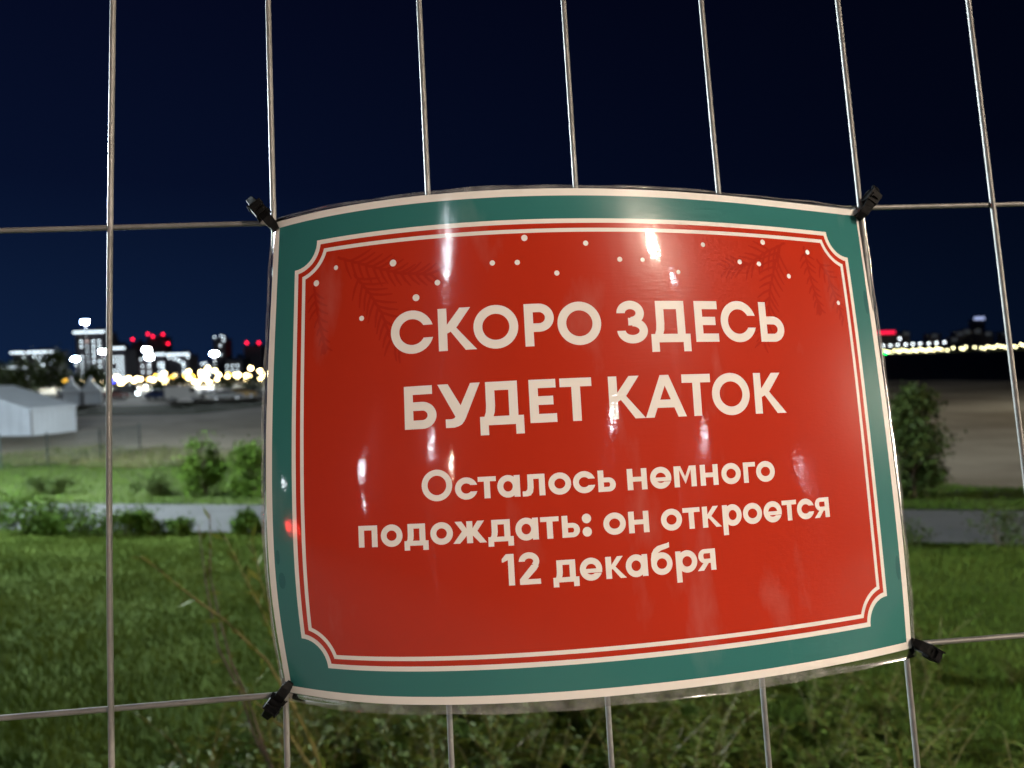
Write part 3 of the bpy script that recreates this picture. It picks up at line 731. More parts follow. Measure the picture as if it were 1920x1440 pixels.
n3(-109.4, -91.6, 16.55).O(); n3(-90.1, -77.3).C(); n3(-76.8, -66.4).T(); n3(-65.7, -52.6).a_(); n3(-51.3, -38.2).el(); n3(-36.2, -22.9).O(); n3(-21.8, -8.8).C(); n3(-7.0, 3.6).SOFT(.34)
n3(10.7, 22.9).en(); n3(24.9, 38.3).ie(); n3(40.1, 54.6).em(); n3(57.3, 69.3).en(); n3(71.6, 85.1).O(); n3(87.0, 95.7).ge(); n3(96.2, 109.9).O()
n4 = N(1)
SUB[0] = 1
n4(-148.2, -136.7).pe(); n4(-134.6, -121.7).O(); n4(-120.7, -106.6).D(-118.6, -108.3, .21); n4(-105.4, -92.4).O(); n4(-92.4, -73.1).zh(); n4(-72.3, -57.8).D(-70.2, -59.6, .21); n4(-56.6, -43.4).a_(); n4(-42.2, -31.5).T(); n4(-29.8, -19.4).SOFT(.34)
oval(-15.2, 48.8, 2.75, 2.75, L_NOTE, 20); oval(-15.2, 56.4, 2.75, 2.75, L_NOTE, 20)
n4(-5.4, 8.1).O(); n4(9.8, 22.3).en(); n4(29.9, 43.3).O(); n4(43.9, 55.1).T(); n4(56.7, 69.3).K(); n4(70.3, 83.5).er(64.4); n4(84.5, 98.1).O(); n4(99.3, 112.8).ie(); n4(113.1, 124.1).T(); n4(124.4, 137.6).C(); n4(137.8, 149.9).ya()
n5 = N(2)
SUB[0] = 2
n5(-65.3, -58.4, 66.3).one(); n5(-55.8, -43.6, 66.1).two(); n5(-36.5, -21.5).D(-34.3, -23.4, .21); n5(-20.9, -7.8).ie(); n5(-5.7, 6.5).K(); n5(6.3, 19.7).a_(); n5(21.9, 35.2).be(65.6, 33.8); n5(37.3, 51.1).er(89.4); n5(51.0, 63.3).ya()

# one planar subdivision of the whole sheet: every triangle belongs to the topmost shape over it
verts = []; faces = []
for P, layer, sub in shapes:
    k = len(verts); verts += [Vector(p_) for p_ in P]; faces.append(list(range(k, k + len(P))))
for u_ in np.linspace(-206, 206, 100):
    for v_ in np.linspace(-145, 145, 70): verts.append(Vector((u_ + .013 * (v_ % 3), v_ + .011 * (u_ % 5))))
ov, oe, of_, ovo, oeo, ofo = delaunay_2d_cdt(verts, [], faces, 1, 1e-5, True)
UVs = np.array([(p_.x, p_.y) for p_ in ov])
X3 = surf(UVs[:, 0], UVs[:, 1]) - SBn; N3 = surf_n(UVs[:, 0], UVs[:, 1])
parts = {'paper_margin': ([L_PAPER], ['p_white']), 'green_border': ([L_TEAL, L_STAIN], ['p_teal', 'p_stain']), 'border_line': ([L_LINE], ['p_white']), 'red_panel': ([L_RED], ['p_red']),
         'fir_twig_print': ([L_TWIG], ['p_twig']), 'snowflake_print': ([L_DOT], ['p_cream']), 'headline_lettering': ([L_HEAD], ['p_cream']), 'notice_lettering': ([L_NOTE], ['p_cream'])}
CE = np.array([UVs[list(f_)].mean(0) for f_ in of_])
top = np.full((len(of_), 2), -1)
for P, layer, sub in shapes:                      # which shapes does each triangle's centre lie in
    P_ = np.array(P); lo, hi = P_.min(0), P_.max(0)
    I_ = np.where((CE[:, 0] > lo[0]) & (CE[:, 0] < hi[0]) & (CE[:, 1] > lo[1]) & (CE[:, 1] < hi[1]))[0]
    if not len(I_): continue
    ins = np.zeros(len(I_), bool); cx_, cy_ = CE[I_, 0], CE[I_, 1]
    for (xa, ya), (xb, yb) in zip(P, P[1:] + P[:1]):
        if ya == yb: continue
        ins ^= ((ya > cy_) != (yb > cy_)) & (cx_ < (xb - xa) * (cy_ - ya) / (yb - ya) + xa)
    top[I_[ins]] = (layer, sub)
subs = {}
for i, (l_, s_) in enumerate(top): subs.setdefault((int(l_), int(s_)), []).append(i)
def print_part(name, tris, ls, ms):
    F = []; idx = []; used = {}
    for i_ in tris:
        f_ = of_[i_]; a, b, c = [UVs[i] for i in f_]
        if abs((b[0] - a[0]) * (c[1] - a[1]) - (c[0] - a[0]) * (b[1] - a[1])) < 1e-7: continue
        F.append([used.setdefault(i, len(used)) for i in f_]); idx.append(ls.index(int(top[i_][0])))
    keys = list(used); o = mk(name, X3[keys], F, [MT[m_] for m_ in ms], sign, True, idx)
    nn = N3[keys]; me = o.data
    flip = [i for i, p_ in enumerate(me.polygons) if np.dot(np.array(p_.normal[:]), nn[p_.vertices[0]]) < 0]
    if flip:
        bm = bmesh.new(); bm.from_mesh(me); bm.faces.ensure_lookup_table(); bmesh.ops.reverse_faces(bm, faces=[bm.faces[i] for i in flip]); bm.to_mesh(me); bm.free()
    me.normals_split_custom_set_from_vertices([tuple(n_) for n_ in nn])
for name, (ls, ms) in parts.items():
    if ls in ([L_PAPER], [L_TEAL, L_STAIN]): print_part(name, [i for k_, v_ in subs.items() if k_[0] in ls for i in v_], ls, ms)
    else:
        for k_ in sorted(k_ for k_ in subs if k_[0] in ls): print_part(name, subs[k_], ls, ms)
# back of the sheet
uu, vv = np.meshgrid(np.linspace(-210, 210, 61), np.linspace(-148.5, 148.5, 41))
V = (surf(uu, vv) - surf_n(uu, vv) * .0006 - SBn).reshape(-1, 3)
mk('paper_back', V, [(j * 61 + i, (j + 1) * 61 + i, (j + 1) * 61 + i + 1, j * 61 + i + 1) for j in range(40) for i in range(60)], MT['paper'], sign, True)
# clear film lip round the paper
per = []
def lip(side, t):
    wob = .35 * math.sin(t * 23) + .25 * math.sin(t * 57 + 1)
    return {'T': 2.3, 'B': 5.6, 'L': 3.4, 'R': 3.6}[side] + wob
for i in range(120): per.append((-210 + 420 * i / 120, -148.5, 'T', i / 120))
for i in range(90): per.append((210, -148.5 + 297 * i / 90, 'R', i / 90))
for i in range(120): per.append((210 - 420 * i / 120, 148.5, 'B', i / 120))
for i in range(90): per.append((-210, 148.5 - 297 * i / 90, 'L', i / 90))
rows = []
for k in range(5):
    row = []
    for u_, v_, s_, t_ in per:
        l = lip(s_, t_); f_ = k / 4
        nx = {'T': 0, 'B': 0, 'L': -1, 'R': 1}[s_]; ny = {'T': -1, 'B': 1, 'L': 0, 'R': 0}[s_]
        c = max(0, 1 - min(t_, 1 - t_) * 60)          # rounded pouch corners
        oth = {'T': (-1 if t_ < .5 else 1, 0), 'B': (1 if t_ < .5 else -1, 0), 'R': (0, -1 if t_ < .5 else 1), 'L': (0, 1 if t_ < .5 else -1)}[s_]
        row.append((u_ + f_ * l * (nx + oth[0] * c * .8), v_ + f_ * l * (ny + oth[1] * c * .8)))
    rows.append(row)
R_ = np.array(rows); n = len(per)
Vf = surf(R_[..., 0], R_[..., 1]) + surf_n(R_[..., 0], R_[..., 1]) * .0004 * np.array([1, .2, 0, -.3, .9])[:, None, None]
mk('film_edge', (Vf - SBn).reshape(-1, 3), [(k * n + i, (k + 1) * n + i, (k + 1) * n + (i + 1) % n, k * n + (i + 1) % n) for k in range(4) for i in range(n)], MT['film'], sign, True)

# ------------------------------------------------------------------ cable ties through the sign's corners
TN = ['upper left', 'upper right', 'lower right', 'lower left']
for (a, b), nm, uvc in zip([[[0.0029,-0.0073],[-0.0162,0.0167]],[[0.3953,-0.0108],[0.416,0.0144]],[[0.4018,-0.2947],[0.4254,-0.3108]],[[0.0046,-0.2899],[-0.013,-0.3116]]], TN, ((-207, -145.5), (207, -145.5), (207, 145.5), (-207, 145.5))):
    A_ = Vector((a[0], 0, a[1])); B_ = Vector((b[0], 0, b[1])); L = (B_ - A_).length; d = (B_ - A_).normalized()
    sd = Vector((0, -1, 0)).cross(d).normalized(); fr = Vector((0, -1, 0))      # fr points at the viewer
    dep = -float(surf(*uvc)[1])
    r = fence_empty('cable_tie', A_, 'black cable tie at the %s corner of the sign' % nm, 'cable tie', 'cable ties holding the sign')
    def P(t, f_): return d * (t * L) + fr * f_
    f0 = max(dep + .0022, .003)
    path = [P(-.02, f0), P(.12, f0 + .002), P(.28, f0 + .003), P(.42, f0 + .0015), P(.50, .003)]
    hw, th = .0031, .0009
    st = MB(); V = []; F = []
    prof = [(.55, 0), (.95, .0), (1, 0), (1, 0), (1, 0)]
    for i, p_ in enumerate(path):
        wv_ = hw * (0.62 if i == 0 else 1.0)
        for s_, q_ in ((-1, -1), (1, -1), (1, 1), (-1, 1)): V.append(p_ + sd * (s_ * wv_) + fr * (q_ * th))
    for i in range(len(path) - 1):
        for k in range(4): F.append((i * 4 + k, i * 4 + (k + 1) % 4, (i + 1) * 4 + (k + 1) % 4, (i + 1) * 4 + k))
    F += [(3, 2, 1, 0), tuple((len(path) - 1) * 4 + k for k in range(4))]
    st.add(V, F)
    # the loop behind the crossing wires
    loop = [P(.10, f0 - .001), P(.06, -.004), P(.22, -.0115), P(.42, -.0105), P(.52, -.001)]
    V = []; F = []
    for p_ in loop:
        for s_, q_ in ((-1, -1), (1, -1), (1, 1), (-1, 1)): V.append(p_ + sd * (s_ * hw * .9) + fr * (q_ * th * .8))
    for i in range(len(loop) - 1):
        for k in range(4): F.append((i * 4 + k, i * 4 + (k + 1) % 4, (i + 1) * 4 + (k + 1) % 4, (i + 1) * 4 + k))
    st.add(V, F); so = st.build('strap', MT['tie'], r)
    bv = so.modifiers.new('bevel', 'BEVEL'); bv.width = .0005; bv.segments = 2
    # blocky head with its slot, ribbed tail cut short
    def blk(t0, t1, w_, f_a, f_b, name):
        bm = bmesh.new(); bmesh.ops.create_cube(bm, size=1)
        for v in bm.verts:
            t = t0 + (t1 - t0) * (v.co.x + .5); f_ = f_a + (f_b - f_a) * (v.co.z + .5); tp = 1 - .12 * (v.co.z + .5)
            v.co = P(t, f_) + sd * (v.co.y * w_ * tp)
        bmesh.ops.bevel(bm, geom=bm.edges[:], offset=.0007, segments=2, affect='EDGES')
        bmesh.ops.recalc_face_normals(bm, faces=bm.faces)
        me = bpy.data.meshes.new(name); bm.to_mesh(me); bm.free(); me.materials.append(MT['tie']); return link(name, me, r)
    blk(.42, .70, .0094, -.002, .0062, 'head')
    blk(.52, .57, .0066, .0060, .0074, 'head_ridge')
    tl = MB()
    V = []; F = []
    tp_ = [P(.66, .001), P(.78, -.0005), P(.90, -.004), P(1.02, -.008)]
    for i, p_ in enumerate(tp_):
        for s_, q_ in ((-1, -1), (1, -1), (1, 1), (-1, 1)): V.append(p_ + sd * (s_ * hw * (1.15 - .12 * i)) + fr * (q_ * .0016))
    for i in range(len(tp_) - 1):
        for k in range(4): F.append((i * 4 + k, i * 4 + (k + 1) % 4, (i + 1) * 4 + (k + 1) % 4, (i + 1) * 4 + k))
    F += [(3, 2, 1, 0), tuple((len(tp_) - 1) * 4 + k for k in range(4))]
    to = tl.add(V, F).build('tail', MT['tie'], r); bv = to.modifiers.new('bevel', 'BEVEL'); bv.width = .0006; bv.segments = 2

# ------------------------------------------------------------------ street lamps: the one on the promenade lights the sign
def street_lamp(head, m, label, hr=.16, group=None, name='street_lamp', toward=(0, 0)):
    x_, y_, z_ = head; g0 = float(gz(x_, y_)) if y_ > -70 else 0.0
    dx, dy = toward
    r = empty(name, (x_ - dx, y_ - dy, g0), label, 'street lamp', group)
    H_ = z_ - g0
    b = MB().tube([(0, 0, 0), (0, 0, .5), (0, 0, H_ * .96)], [.09, .07, .045], 8)
    if dx or dy: b.tube([(0, 0, H_ * .95), (dx * .4, dy * .4, H_ + .16), (dx, dy, H_ + .17)], .03, 6)
    else: b.tube([(0, 0, H_ * .95), (0, 0, H_ - hr * .9)], .03, 6)
    b.build('pole', MT['pole'], r, True)
    hd = MB().ball((dx, dy, H_), hr, 12, 8, .8).build('lamp', m, r, True)
    MB().ball((dx, dy, H_ + hr * .95), hr * .8, 10, 6, .3).build('cap', MT['pole'], r, True)
    return r
BK = {"warm":[6.27,-6.74,6.05],"cool":[-3.5,-12.07,6.85],"c2":[10.39,-10.44,7.31],"c3":[-18.07,-26.02,6.49],"c4":[-7.62,-25.47,6.82],"c5":[34.26,-33.27,5.93],"c6":[-25.58,-37.85,5.66],"c8":[13.28,-26.48,6.52],"c7":[53.28,-27.46,3.44],"c10":[-35.32,-22.48,5.1],"c11":[-15.93,-57.42,5.51],"w2":[-7.05,-34.87,7.5]}
WARM = glow('warm lamp behind viewer', (1.0, 0.81, 0.64), 6300, True)
street_lamp(BK['warm'], WARM, 'warm street lamp on the promenade close behind the viewer, mirrored in the sign', .14)
WARMB = glow('warm lamp right of viewer', (1.0, 0.81, 0.64), 5600, True)
street_lamp((25.0, -1.9, 3.3), WARMB, 'warm street lamp on the promenade off to the right of the viewer', .28)
COOLA = glow('cool lamp behind viewer', (0.82, 0.92, 1.0), 800, True)
street_lamp(BK['cool'], COOLA, 'cool white street lamp on the promenade straight behind the viewer', .085)
COOLB = glow('small cool lamp behind viewer', (0.82, 0.92, 1.0), 150, True)
street_lamp(BK['c2'], COOLB, 'cool white street lamp standing past the warm one behind the viewer', .13)
for k, nm in (('c3', 'far left'), ('c4', 'left'), ('c5', 'right'), ('c6', 'farther left'), ('c8', 'middle right'), ('c7', 'far right'), ('c10', 'outermost left'), ('c11', 'farthest middle')):
    street_lamp(BK[k], COOLB, 'cool white street lamp along the road behind the viewer, %s of the row' % nm, .26, 'street lamps along the road behind the viewer')
street_lamp(BK['w2'], WARM, 'small warm lamp across the road behind the viewer', .06)
# cool floodlight outside the picture on the left, over the lawn
FL = glow('lawn flood lamp', (0.82, 0.95, 1.0), 13500, True)
street_lamp((-17.5, 13.0, 7.5), FL, 'tall cool white flood lamp over the lawn left of the view', .36, name='flood_lamp')

FR_FILL = glow('added beach fill lamp', (1.0, 0.95, 0.80), 2300, True)  # added lamp outside the view, brightens the sand on the right
street_lamp((44.0, 36.0, 9.0), FR_FILL, 'added warm fill lamp on a tall pole over the beach, unseen right of the view', .4, name='flood_lamp')

# ------------------------------------------------------------------ marquee and pagoda tents
def marquee():
    Cn = Vector((-31.0, 49.4, 0)); d1 = Vector((.2, .98, 0)); d2 = Vector((-.98, .2, 0)); g0 = -2.32
    r = empty('marquee', (Cn.x, Cn.y, g0), 'long white marquee tent with a low gabled roof on the beach', 'tent')
    Lw, Wd, eh, rh = 3.8, 10.0, 1.85, 3.3
    p = lambda a, b, z: tuple(d1 * a + d2 * b + Vector((0, 0, z)))
    ov_ = .12
    mk('roof', [p(-ov_, -ov_, eh), p(Lw, -ov_, eh), p(Lw, Wd / 2, rh), p(-ov_, Wd / 2, rh), p(Lw, Wd + ov_, eh), p(-ov_, Wd + ov_, eh),
                p(-ov_, -ov_, eh - .22), p(Lw, -ov_, eh - .22), p(Lw, Wd + ov_, eh - .22), p(-ov_, Wd + ov_, eh - .22)],
       [(0, 1, 2, 3), (3, 2, 4, 5), (6, 7, 1, 0), (5, 4, 8, 9)], MT['tent'], r)
    V = []; F = []
    n = 26                                    # wall cloth hangs in shallow folds
    for i in range(n + 1):
        a = Lw * i / n; o_ = .05 * math.sin(i * 2.1)
        V += [p(a, o_, 0), p(a, o_ * .3, eh - .05)]
    for i in range(n): F.append((2 * i, 2 * i + 2, 2 * i + 3, 2 * i + 1))
    mk('side_wall', V, F, MT['tent'], r, True)
    V = []; F = []
    n = 40
    for i in range(n + 1):
        b = Wd * i / n; o_ = .05 * math.sin(i * 1.9); zt = eh + (rh - eh) * (1 - abs(b / Wd * 2 - 1)) - .05
        V += [p(o_, b, 0), p(o_ * .3, b, zt)]
    for i in range(n): F.append((2 * i, 2 * i + 1, 2 * i + 3, 2 * i + 2))
    mk('gable_wall', V, F, MT['tentwall_shaded'], r, True)
    mk('back_wall', [p(Lw - .02, 0, 0), p(Lw - .02, Wd, 0), p(Lw - .02, Wd, eh), p(Lw - .02, Wd / 2, rh - .03), p(Lw - .02, 0, eh)], [(0, 1, 2, 3, 4)], MT['tentwall_shaded'], r)
    for a, b in ((0, 0), (Lw, 0), (0, Wd)): MB().tube([p(a - .06, b - .06, 0), p(a - .06, b - .06, eh)], .04, 6).build('pole', MT['pole'], r)
marquee()
PG = [[-57.5,100.2,-2.4],[-55.8,101.8,-2.4]]
for (x_, y_, _), lb in zip(PG, ('white peaked pagoda tent next to the marquee, the left one of two', 'white peaked pagoda tent right of its twin, behind the thick fence wire')):
    g0 = float(gz(x_, y_)); r = empty('pagoda_tent', (x_, y_, g0), lb, 'tent', 'pagoda tents behind the marquee', .4)
    s_ = 1.25; V = []; F = []
    prof = [(1.0, 2.0), (.72, 2.25), (.42, 2.65), (.2, 3.15), (.06, 3.75)]
    for rr, z_ in prof:
        for a, b in ((-1, -1), (1, -1), (1, 1), (-1, 1)): V.append((a * s_ * rr * 1.05, b * s_ * rr * 1.05, z_))
    for i in range(len(prof) - 1):
        for k in range(4): F.append((i * 4 + k, i * 4 + (k + 1) % 4, (i + 1) * 4 + (k + 1) % 4, (i + 1) * 4 + k))
    F.append(tuple(16 + k for k in range(4)))
    for k, (a, b) in enumerate(((-1, -1), (1, -1), (1, 1), (-1, 1))): V.append((a * s_ * 1.05, b * s_ * 1.05, 1.75))
    for k in range(4): F.append((20 + k, 20 + (k + 1) % 4, (k + 1) % 4, k))
    mk('roof', V, F, MT['tent'], r)
    b = MB()
    for k in range(3):
        c = [(0, s_, 0), (-s_, 0, 0), (s_, 0, 0)][k]
        b.box((c[0], c[1], .95), (2 * s_ if k == 0 else .03, .03 if k == 0 else 2 * s_, 1.9))
    b.build('wall', MT['tentwall_shaded'], r)
    b = MB()
    for a_, b_ in ((-1, -1), (1, -1), (1, 1), (-1, 1)): b.tube([(a_ * s_ * .97, b_ * s_ * .97, 0), (a_ * s_ * .97, b_ * s_ * .97, 1.95)], .035, 6)
    b.build('frame', MT['pole'], r)

# site fences of posts and mesh on the beach
MF = [[-19.3,28.8,-2.0],[-18.2,29.9,-2.0],[-17.1,31.7,-2.1],[-17.3,35.5,-2.2]]
def site_fence(a, b, label):
    A_ = Vector((a[0], a[1], float(gz(a[0], a[1])))); B_ = Vector((b[0], b[1], float(gz(b[0], b[1])))); r = empty('site_fence', A_, label, 'fence', 'mesh fence panels on the beach')
    d = B_ - A_; n = max(2, int(d.length / .12)); b_ = MB()
    for i in range(n + 1): q_ = d * (i / n); b_.tube([q_ + Vector((0, 0, .1)), q_ + Vector((0, 0, 1.25))], .006, 3, False)
    for z_ in (.1, .45, .8, 1.2): b_.tube([Vector((0, 0, z_)), d + Vector((0, 0, z_))], .007, 3, False)
    b_.build('mesh_panel', MT['mesh'], r)
    for q_ in (Vector((0, 0, 0)), d): MB().tube([q_, q_ + Vector((0, 0, 1.35))], .03, 6).build('post', MT['mesh'], r)
for i, lb in enumerate(('grey mesh fence panel on the beach at the picture\'s left border', 'grey mesh fence panel on the beach crossing behind the thick fence wire', 'short grey mesh fence panel running away up the beach')):
    site_fence(MF[i], MF[i + 1], lb)

# ------------------------------------------------------------------ cars parked on the far side of the beach
def make_car(paint, van=False):
    r = empty('parked_car', (0, 0, 0), 'x', 'car')
    if van: prof = [(-2.3, .35), (2.25, .35), (2.35, .75), (2.2, 1.05), (1.55, 1.25), (1.0, 1.95), (.6, 2.05), (-2.2, 2.05), (-2.35, 1.9)]
    else: prof = [(-2.05, .3), (2.05, .3), (2.12, .6), (1.95, .85), (1.05, .95), (.45, 1.4), (-.9, 1.45), (-1.6, 1.0), (-2.08, .95), (-2.12, .6)]
    b = MB().prism(prof, -.86, .86).build('body', paint, r); bv = b.modifiers.new('bevel', 'BEVEL'); bv.width = .08; bv.segments = 2
    if van: gp = [(.98, 1.2), (1.5, 1.2), (1.05, 1.88), (.98, 1.88)]
    else: gp = [(-1.35, .98), (.92, .98), (.42, 1.34), (-.85, 1.38)]
    for s_ in (-1, 1): MB().prism(gp, s_ * .868 - .006, s_ * .868 + .006).build('side_window', MT['glass'], r)
    fx = [(1.60, 1.28), (1.64, 1.28), (1.09, 1.93), (1.05, 1.93)] if van else [(1.02, 1.0), (1.06, 1.0), (.52, 1.38), (.48, 1.38)]
    MB().prism(fx, -.72, .72).build('windscreen', MT['glass'], r)
    for x_ in (-1.3, 1.35):
        for y_ in (-.83, .83):
            wl = MB().tube([(x_, y_ - .09, .32), (x_, y_ + .09, .32)], .32, 14).build('wheel', MT['rubber'], r, False)
            k = .1 if y_ > 0 else -.1
            MB().tube([(x_, y_ + k * .8, .32), (x_, y_ + k, .32)], .2, 10).build('rim', MT['rim'], wl)
    for y_ in (-.6, .6): MB().box((2.12 if not van else 2.34, y_, .68), (.06, .3, .14)).build('headlight', MT['rim'], r)
    return r
CA = [[-44.9,105.0,-2.4],[-43.3,110.2,-2.4],[-38.8,104.4,-2.4],[-53.4,116.4,-2.4],[-69.2,138.3,-2.4],[-63.5,122.6,-2.4],[-38.9,110.7,-2.4]]
cl = [('car_white', True, 'white van parked at the far edge of the beach', .2), ('car_white', False, 'white car parked nearest the sign in the row across the beach', .1), ('car_grey', False, 'grey car parked just right of the white ones across the beach', .3),
      ('car_blue', False, 'dark blue car parked across the beach under the street lamps', -.2), ('car_grey', True, 'grey van parked across the beach right of the thick fence wire', .1), ('car_red', False, 'dark red car parked across the beach near the pagoda tents', .5), ('car_yellow', False, 'yellow car parked across the beach close to the sign\'s edge', .2)]
for (x_, y_, _), (p_, v_, lb, a) in zip(CA, cl):
    c = make_car(MT[p_], v_); c.location = (x_, y_, float(gz(x_, y_))); c.rotation_euler = (0, 0, a); c['label'] = lb; c['group'] = 'vehicles parked across the beach'
    if v_: c['category'] = 'van'; c.name = 'parked_van'

c = make_car(MT['car_grey']); c.location = (-26.8, -18.3, 0); c.rotation_euler = (0, 0, math.atan2(-.56, -.83)); c['label'] = 'car with red tail lights on, parked behind the viewer on the promenade'
for y_ in (-.6, .6): MB().box((-2.14, y_, .78), (.06, .36, .14)).build('tail_light', MT['L_tail'], c)

# ------------------------------------------------------------------ flood light masts and street lamps of the waterfront
FM = [[-115.8,210.0,16.0],[-130.2,230.0,6.5],[-89.8,190.0,7.3],[-94.0,200.0,5.7],[-77.1,200.0,6.1],[-127.2,240.0,8.7]]
ml = ['tallest bright flood light mast, before the tallest tower', 'low flood light mast left of the tallest tower', 'bright flood light mast in the middle of the waterfront', 'flood light mast with its lamp just below the middle one',
      'bright flood light mast nearest the sign', 'flood light mast behind the thick fence wire']
for (x_, y_, z_), lb in zip(FM, ml):
    g0 = float(gz(x_, y_)); r = empty('floodlight_mast', (x_, y_, g0), lb, 'flood light', 'flood light masts on the waterfront')
    MB().tube([(0, 0, 0), (0, 0, z_ - g0)], [.16, .08], 8).build('pole', MT['mast'], r)
    b = MB()
    for k in (-1, 0, 1): b.box((k * .55, -.1, z_ - g0), (.5, .12, .75))
    b.build('lamp_housing', MT['pole'], r)
    for k in (-1, 0, 1): MB().ball((k * .55, -.30, z_ - g0), .34, 8, 6).build('lamp', MT['L_flood'], r)
LP = [[-124.8,215.0,0.2,"o"],[-134.0,240.0,0.2,"y"],[-105.9,190.0,-0.5,"y"],[-131.2,240.0,-0.4,"y"],[-130.7,245.0,-0.6,"y"],[-128.2,250.0,0.2,"y"],[-119.2,235.0,-0.7,"y"],[-129.6,260.0,0.0,"y"],[-124.3,255.0,-0.2,"y"],[-126.6,262.0,-0.4,"y"],[-117.8,250.0,-0.4,"y"],[-118.9,255.0,-0.7,"y"],[-120.3,260.0,0.4,"o"],[-116.7,260.0,-0.6,"y"],[-115.9,265.0,0.5,"y"],[-118.2,268.0,0.0,"o"],[-112.7,268.0,-0.5,"y"],[-108.9,262.0,-0.1,"o"],[-108.3,268.0,1.4,"y"],[-106.7,265.0,-0.7,"y"],[-107.2,270.0,0.4,"o"],[-100.3,260.0,1.8,"y"],[-98.3,258.0,0.3,"y"],[-103.7,270.0,-1.3,"y"],[-94.5,240.0,-1.8,"y"],[-100.6,280.0,-0.1,"y"],[-96.0,270.0,0.0,"y"],[-95.0,275.0,-0.3,"y"],[-97.4,285.0,-0.7,"y"],[-88.2,260.0,2.2,"y"],[-86.8,250.0,-1.5,"y"],[-88.4,270.0,1.2,"y"],[-81.9,250.0,-1.5,"y"],[-85.0,170.0,-1.5,"y"],[-85.8,180.0,-1.6,"w"],[-63.4,130.0,-2.3,"w"],[-116.9,225.0,-0.3,"b"]]
ln = {'y': 'warm street lamp in the long row under the far towers', 'o': 'amber street lamp among the warm row under the far towers', 'w': 'small cool white lamp low among the parked vehicles', 'b': 'deep blue lamp just right of the thick fence wire'}
rl = random.Random(8)
for i in range(26):
    a_ = LP[2 + i % 30]; LP.append([a_[0] + rl.uniform(-9, 9), a_[1] + rl.uniform(-8, 14), a_[2] + rl.uniform(-1.2, 1.0), 'o' if i % 6 == 0 else 'y'])
for x_, y_, z_, c in LP:
    g0 = float(gz(x_, y_)); H_ = max(z_ - g0, .6)
    r = empty('street_lamp', (x_, y_, g0), ln[c], 'street lamp', {'y': 'warm street lamps under the far towers', 'o': 'amber street lamps under the far towers', 'w': 'low white lamps by the parked vehicles'}.get(c))
    MB().tube([(0, 0, 0), (0, 0, H_)], [.07, .04], 6).build('pole', MT['pole'], r)
    MB().ball((0, 0, H_), .70 if y_ > 200 else .3, 8, 6, .8).build('lamp', MT['L_' + (c if c != 'w' else 'white')], r, True)

# ------------------------------------------------------------------ the far towers
TW = {"A0":[-285.9,-270.6,430,7.3],"A":[-338.0,-308.7,520,18.4],"B":[-283.6,-263.0,500,29.8],"B2":[-286.0,-272.1,530,24.3],"C":[-262.7,-253.0,505,19.0],"D1":[-241.5,-234.1,520,14.5],"D2":[-231.1,-215.3,515,14.0],"E":[-219.3,-211.2,540,8.0],"G":[-279.1,-261.2,560,13.3],"H":[-248.0,-237.2,640,29.2],"I":[-345.6,-338.4,700,30.5],"I2":[-327.5,-310.0,690,34.3],"J":[-226.5,-210.0,650,22.7],"J2":[-223.0,-209.5,600,12.0]}
wmesh = MB().ball((0, 0, 0), .55, 6, 4).build('window_light', MT['L_win']); wme = wmesh.data; bpy.data.objects.remove(wmesh)
wmeshr = MB().ball((0, 0, 0), .55, 6, 4).build('window_light', MT['L_winr']); wmer = wmeshr.data; bpy.data.objects.remove(wmeshr)
def tower(key, label, cols=(), rows=0, strip_=True, body='tower', depth=16, z_lo=None, extra=(), crown=0.0, big=1.0, rose=(), step=3.3):
    x0, x1, Y, zt = TW[key]; g0 = -2.4; W_ = x1 - x0; cx = (x0 + x1) / 2
    r = empty('tower_block', (cx, Y + depth / 2, g0), label, 'apartment tower', 'far apartment towers')
    H_ = zt - g0
    b = MB().box((0, 0, H_ / 2 - .6), (W_ * .92, depth, H_ - 1.2))
    nf = max(2, int(H_ / 3.2))
    for k in range(1, nf): b.box((0, 0, k * H_ / nf), (W_ * .92 + .5, depth + .5, .25))      # floor bands
    b.build('wall', MT[body], r)
    MB().box((0, 0, H_ - .45), (W_ * .96, depth + 1, .5)).box((W_ * .12, 1, H_ + 1.1), (W_ * .25, 4, 2.4)).build('roof', MT['roof'], r)
    if strip_: MB().box((0, -depth / 2 - .75, H_ - .45), (W_, .35, 1.15 * big)).build('roof_light_strip', MT['L_strip'], r)
    n_ = 0
    for ci, c in enumerate(cols):
        for k in range(rows):
            z_ = H_ - 6.5 - k * step
            if z_ < 1.5 or n_ >= 100: continue
            if (k * 7 + ci * 5) % 11 == 3: continue
            o = link('window_light', wmer if (ci, k) in rose else wme, r); o.location = (c * W_, -depth / 2 - .75, z_); n_ += 1
    for c, z_ in extra:
        o = link('window_light', wme, r); o.location = (c * W_, -depth / 2 - .75, H_ + z_)
    return r
tower('A0', 'low lit block at the picture\'s left border with a white roof strip', (-.1, .15, .38, .5), 3, extra=((.42, -4.5), (.3, -7.5)))
tower('A', 'wide low tower left of the tallest, roof strip lit and lights stepping down', (), 0, extra=((-.2, -4), (.05, -3.3), (.15, -5), (.2, -3), (.3, -4.2), (.33, -6.4), (.42, -5), (.42, -8), (.5, -6.6), (.5, -10), (.56, -8), (.44, -13), (.55, -15.5), (.18, -8), (.25, -9.2), (.6, -9)))
tower('B', 'tallest lit tower with a white roof strip and columns of facade lights', (-.26, -.09, .12, .3), 9, rose=((1, 0),))
tower('B2', 'lit tower right behind the tallest, its lights seen past the thick fence wire', (-.35, -.15, .1, .3, .48), 8, strip_=False, extra=((-.4, 3.2), (0.0, 5.0), (.1, 3.3), (.5, .5)))
tower('C', 'narrow lit tower just right of the thick fence wire with a roof strip', (-.3, 0, .28), 5, step=2.9)
tower('D1', 'narrow lit tower with the left of two neighbouring roof strips', (0.0, .32), 8, step=2.0)
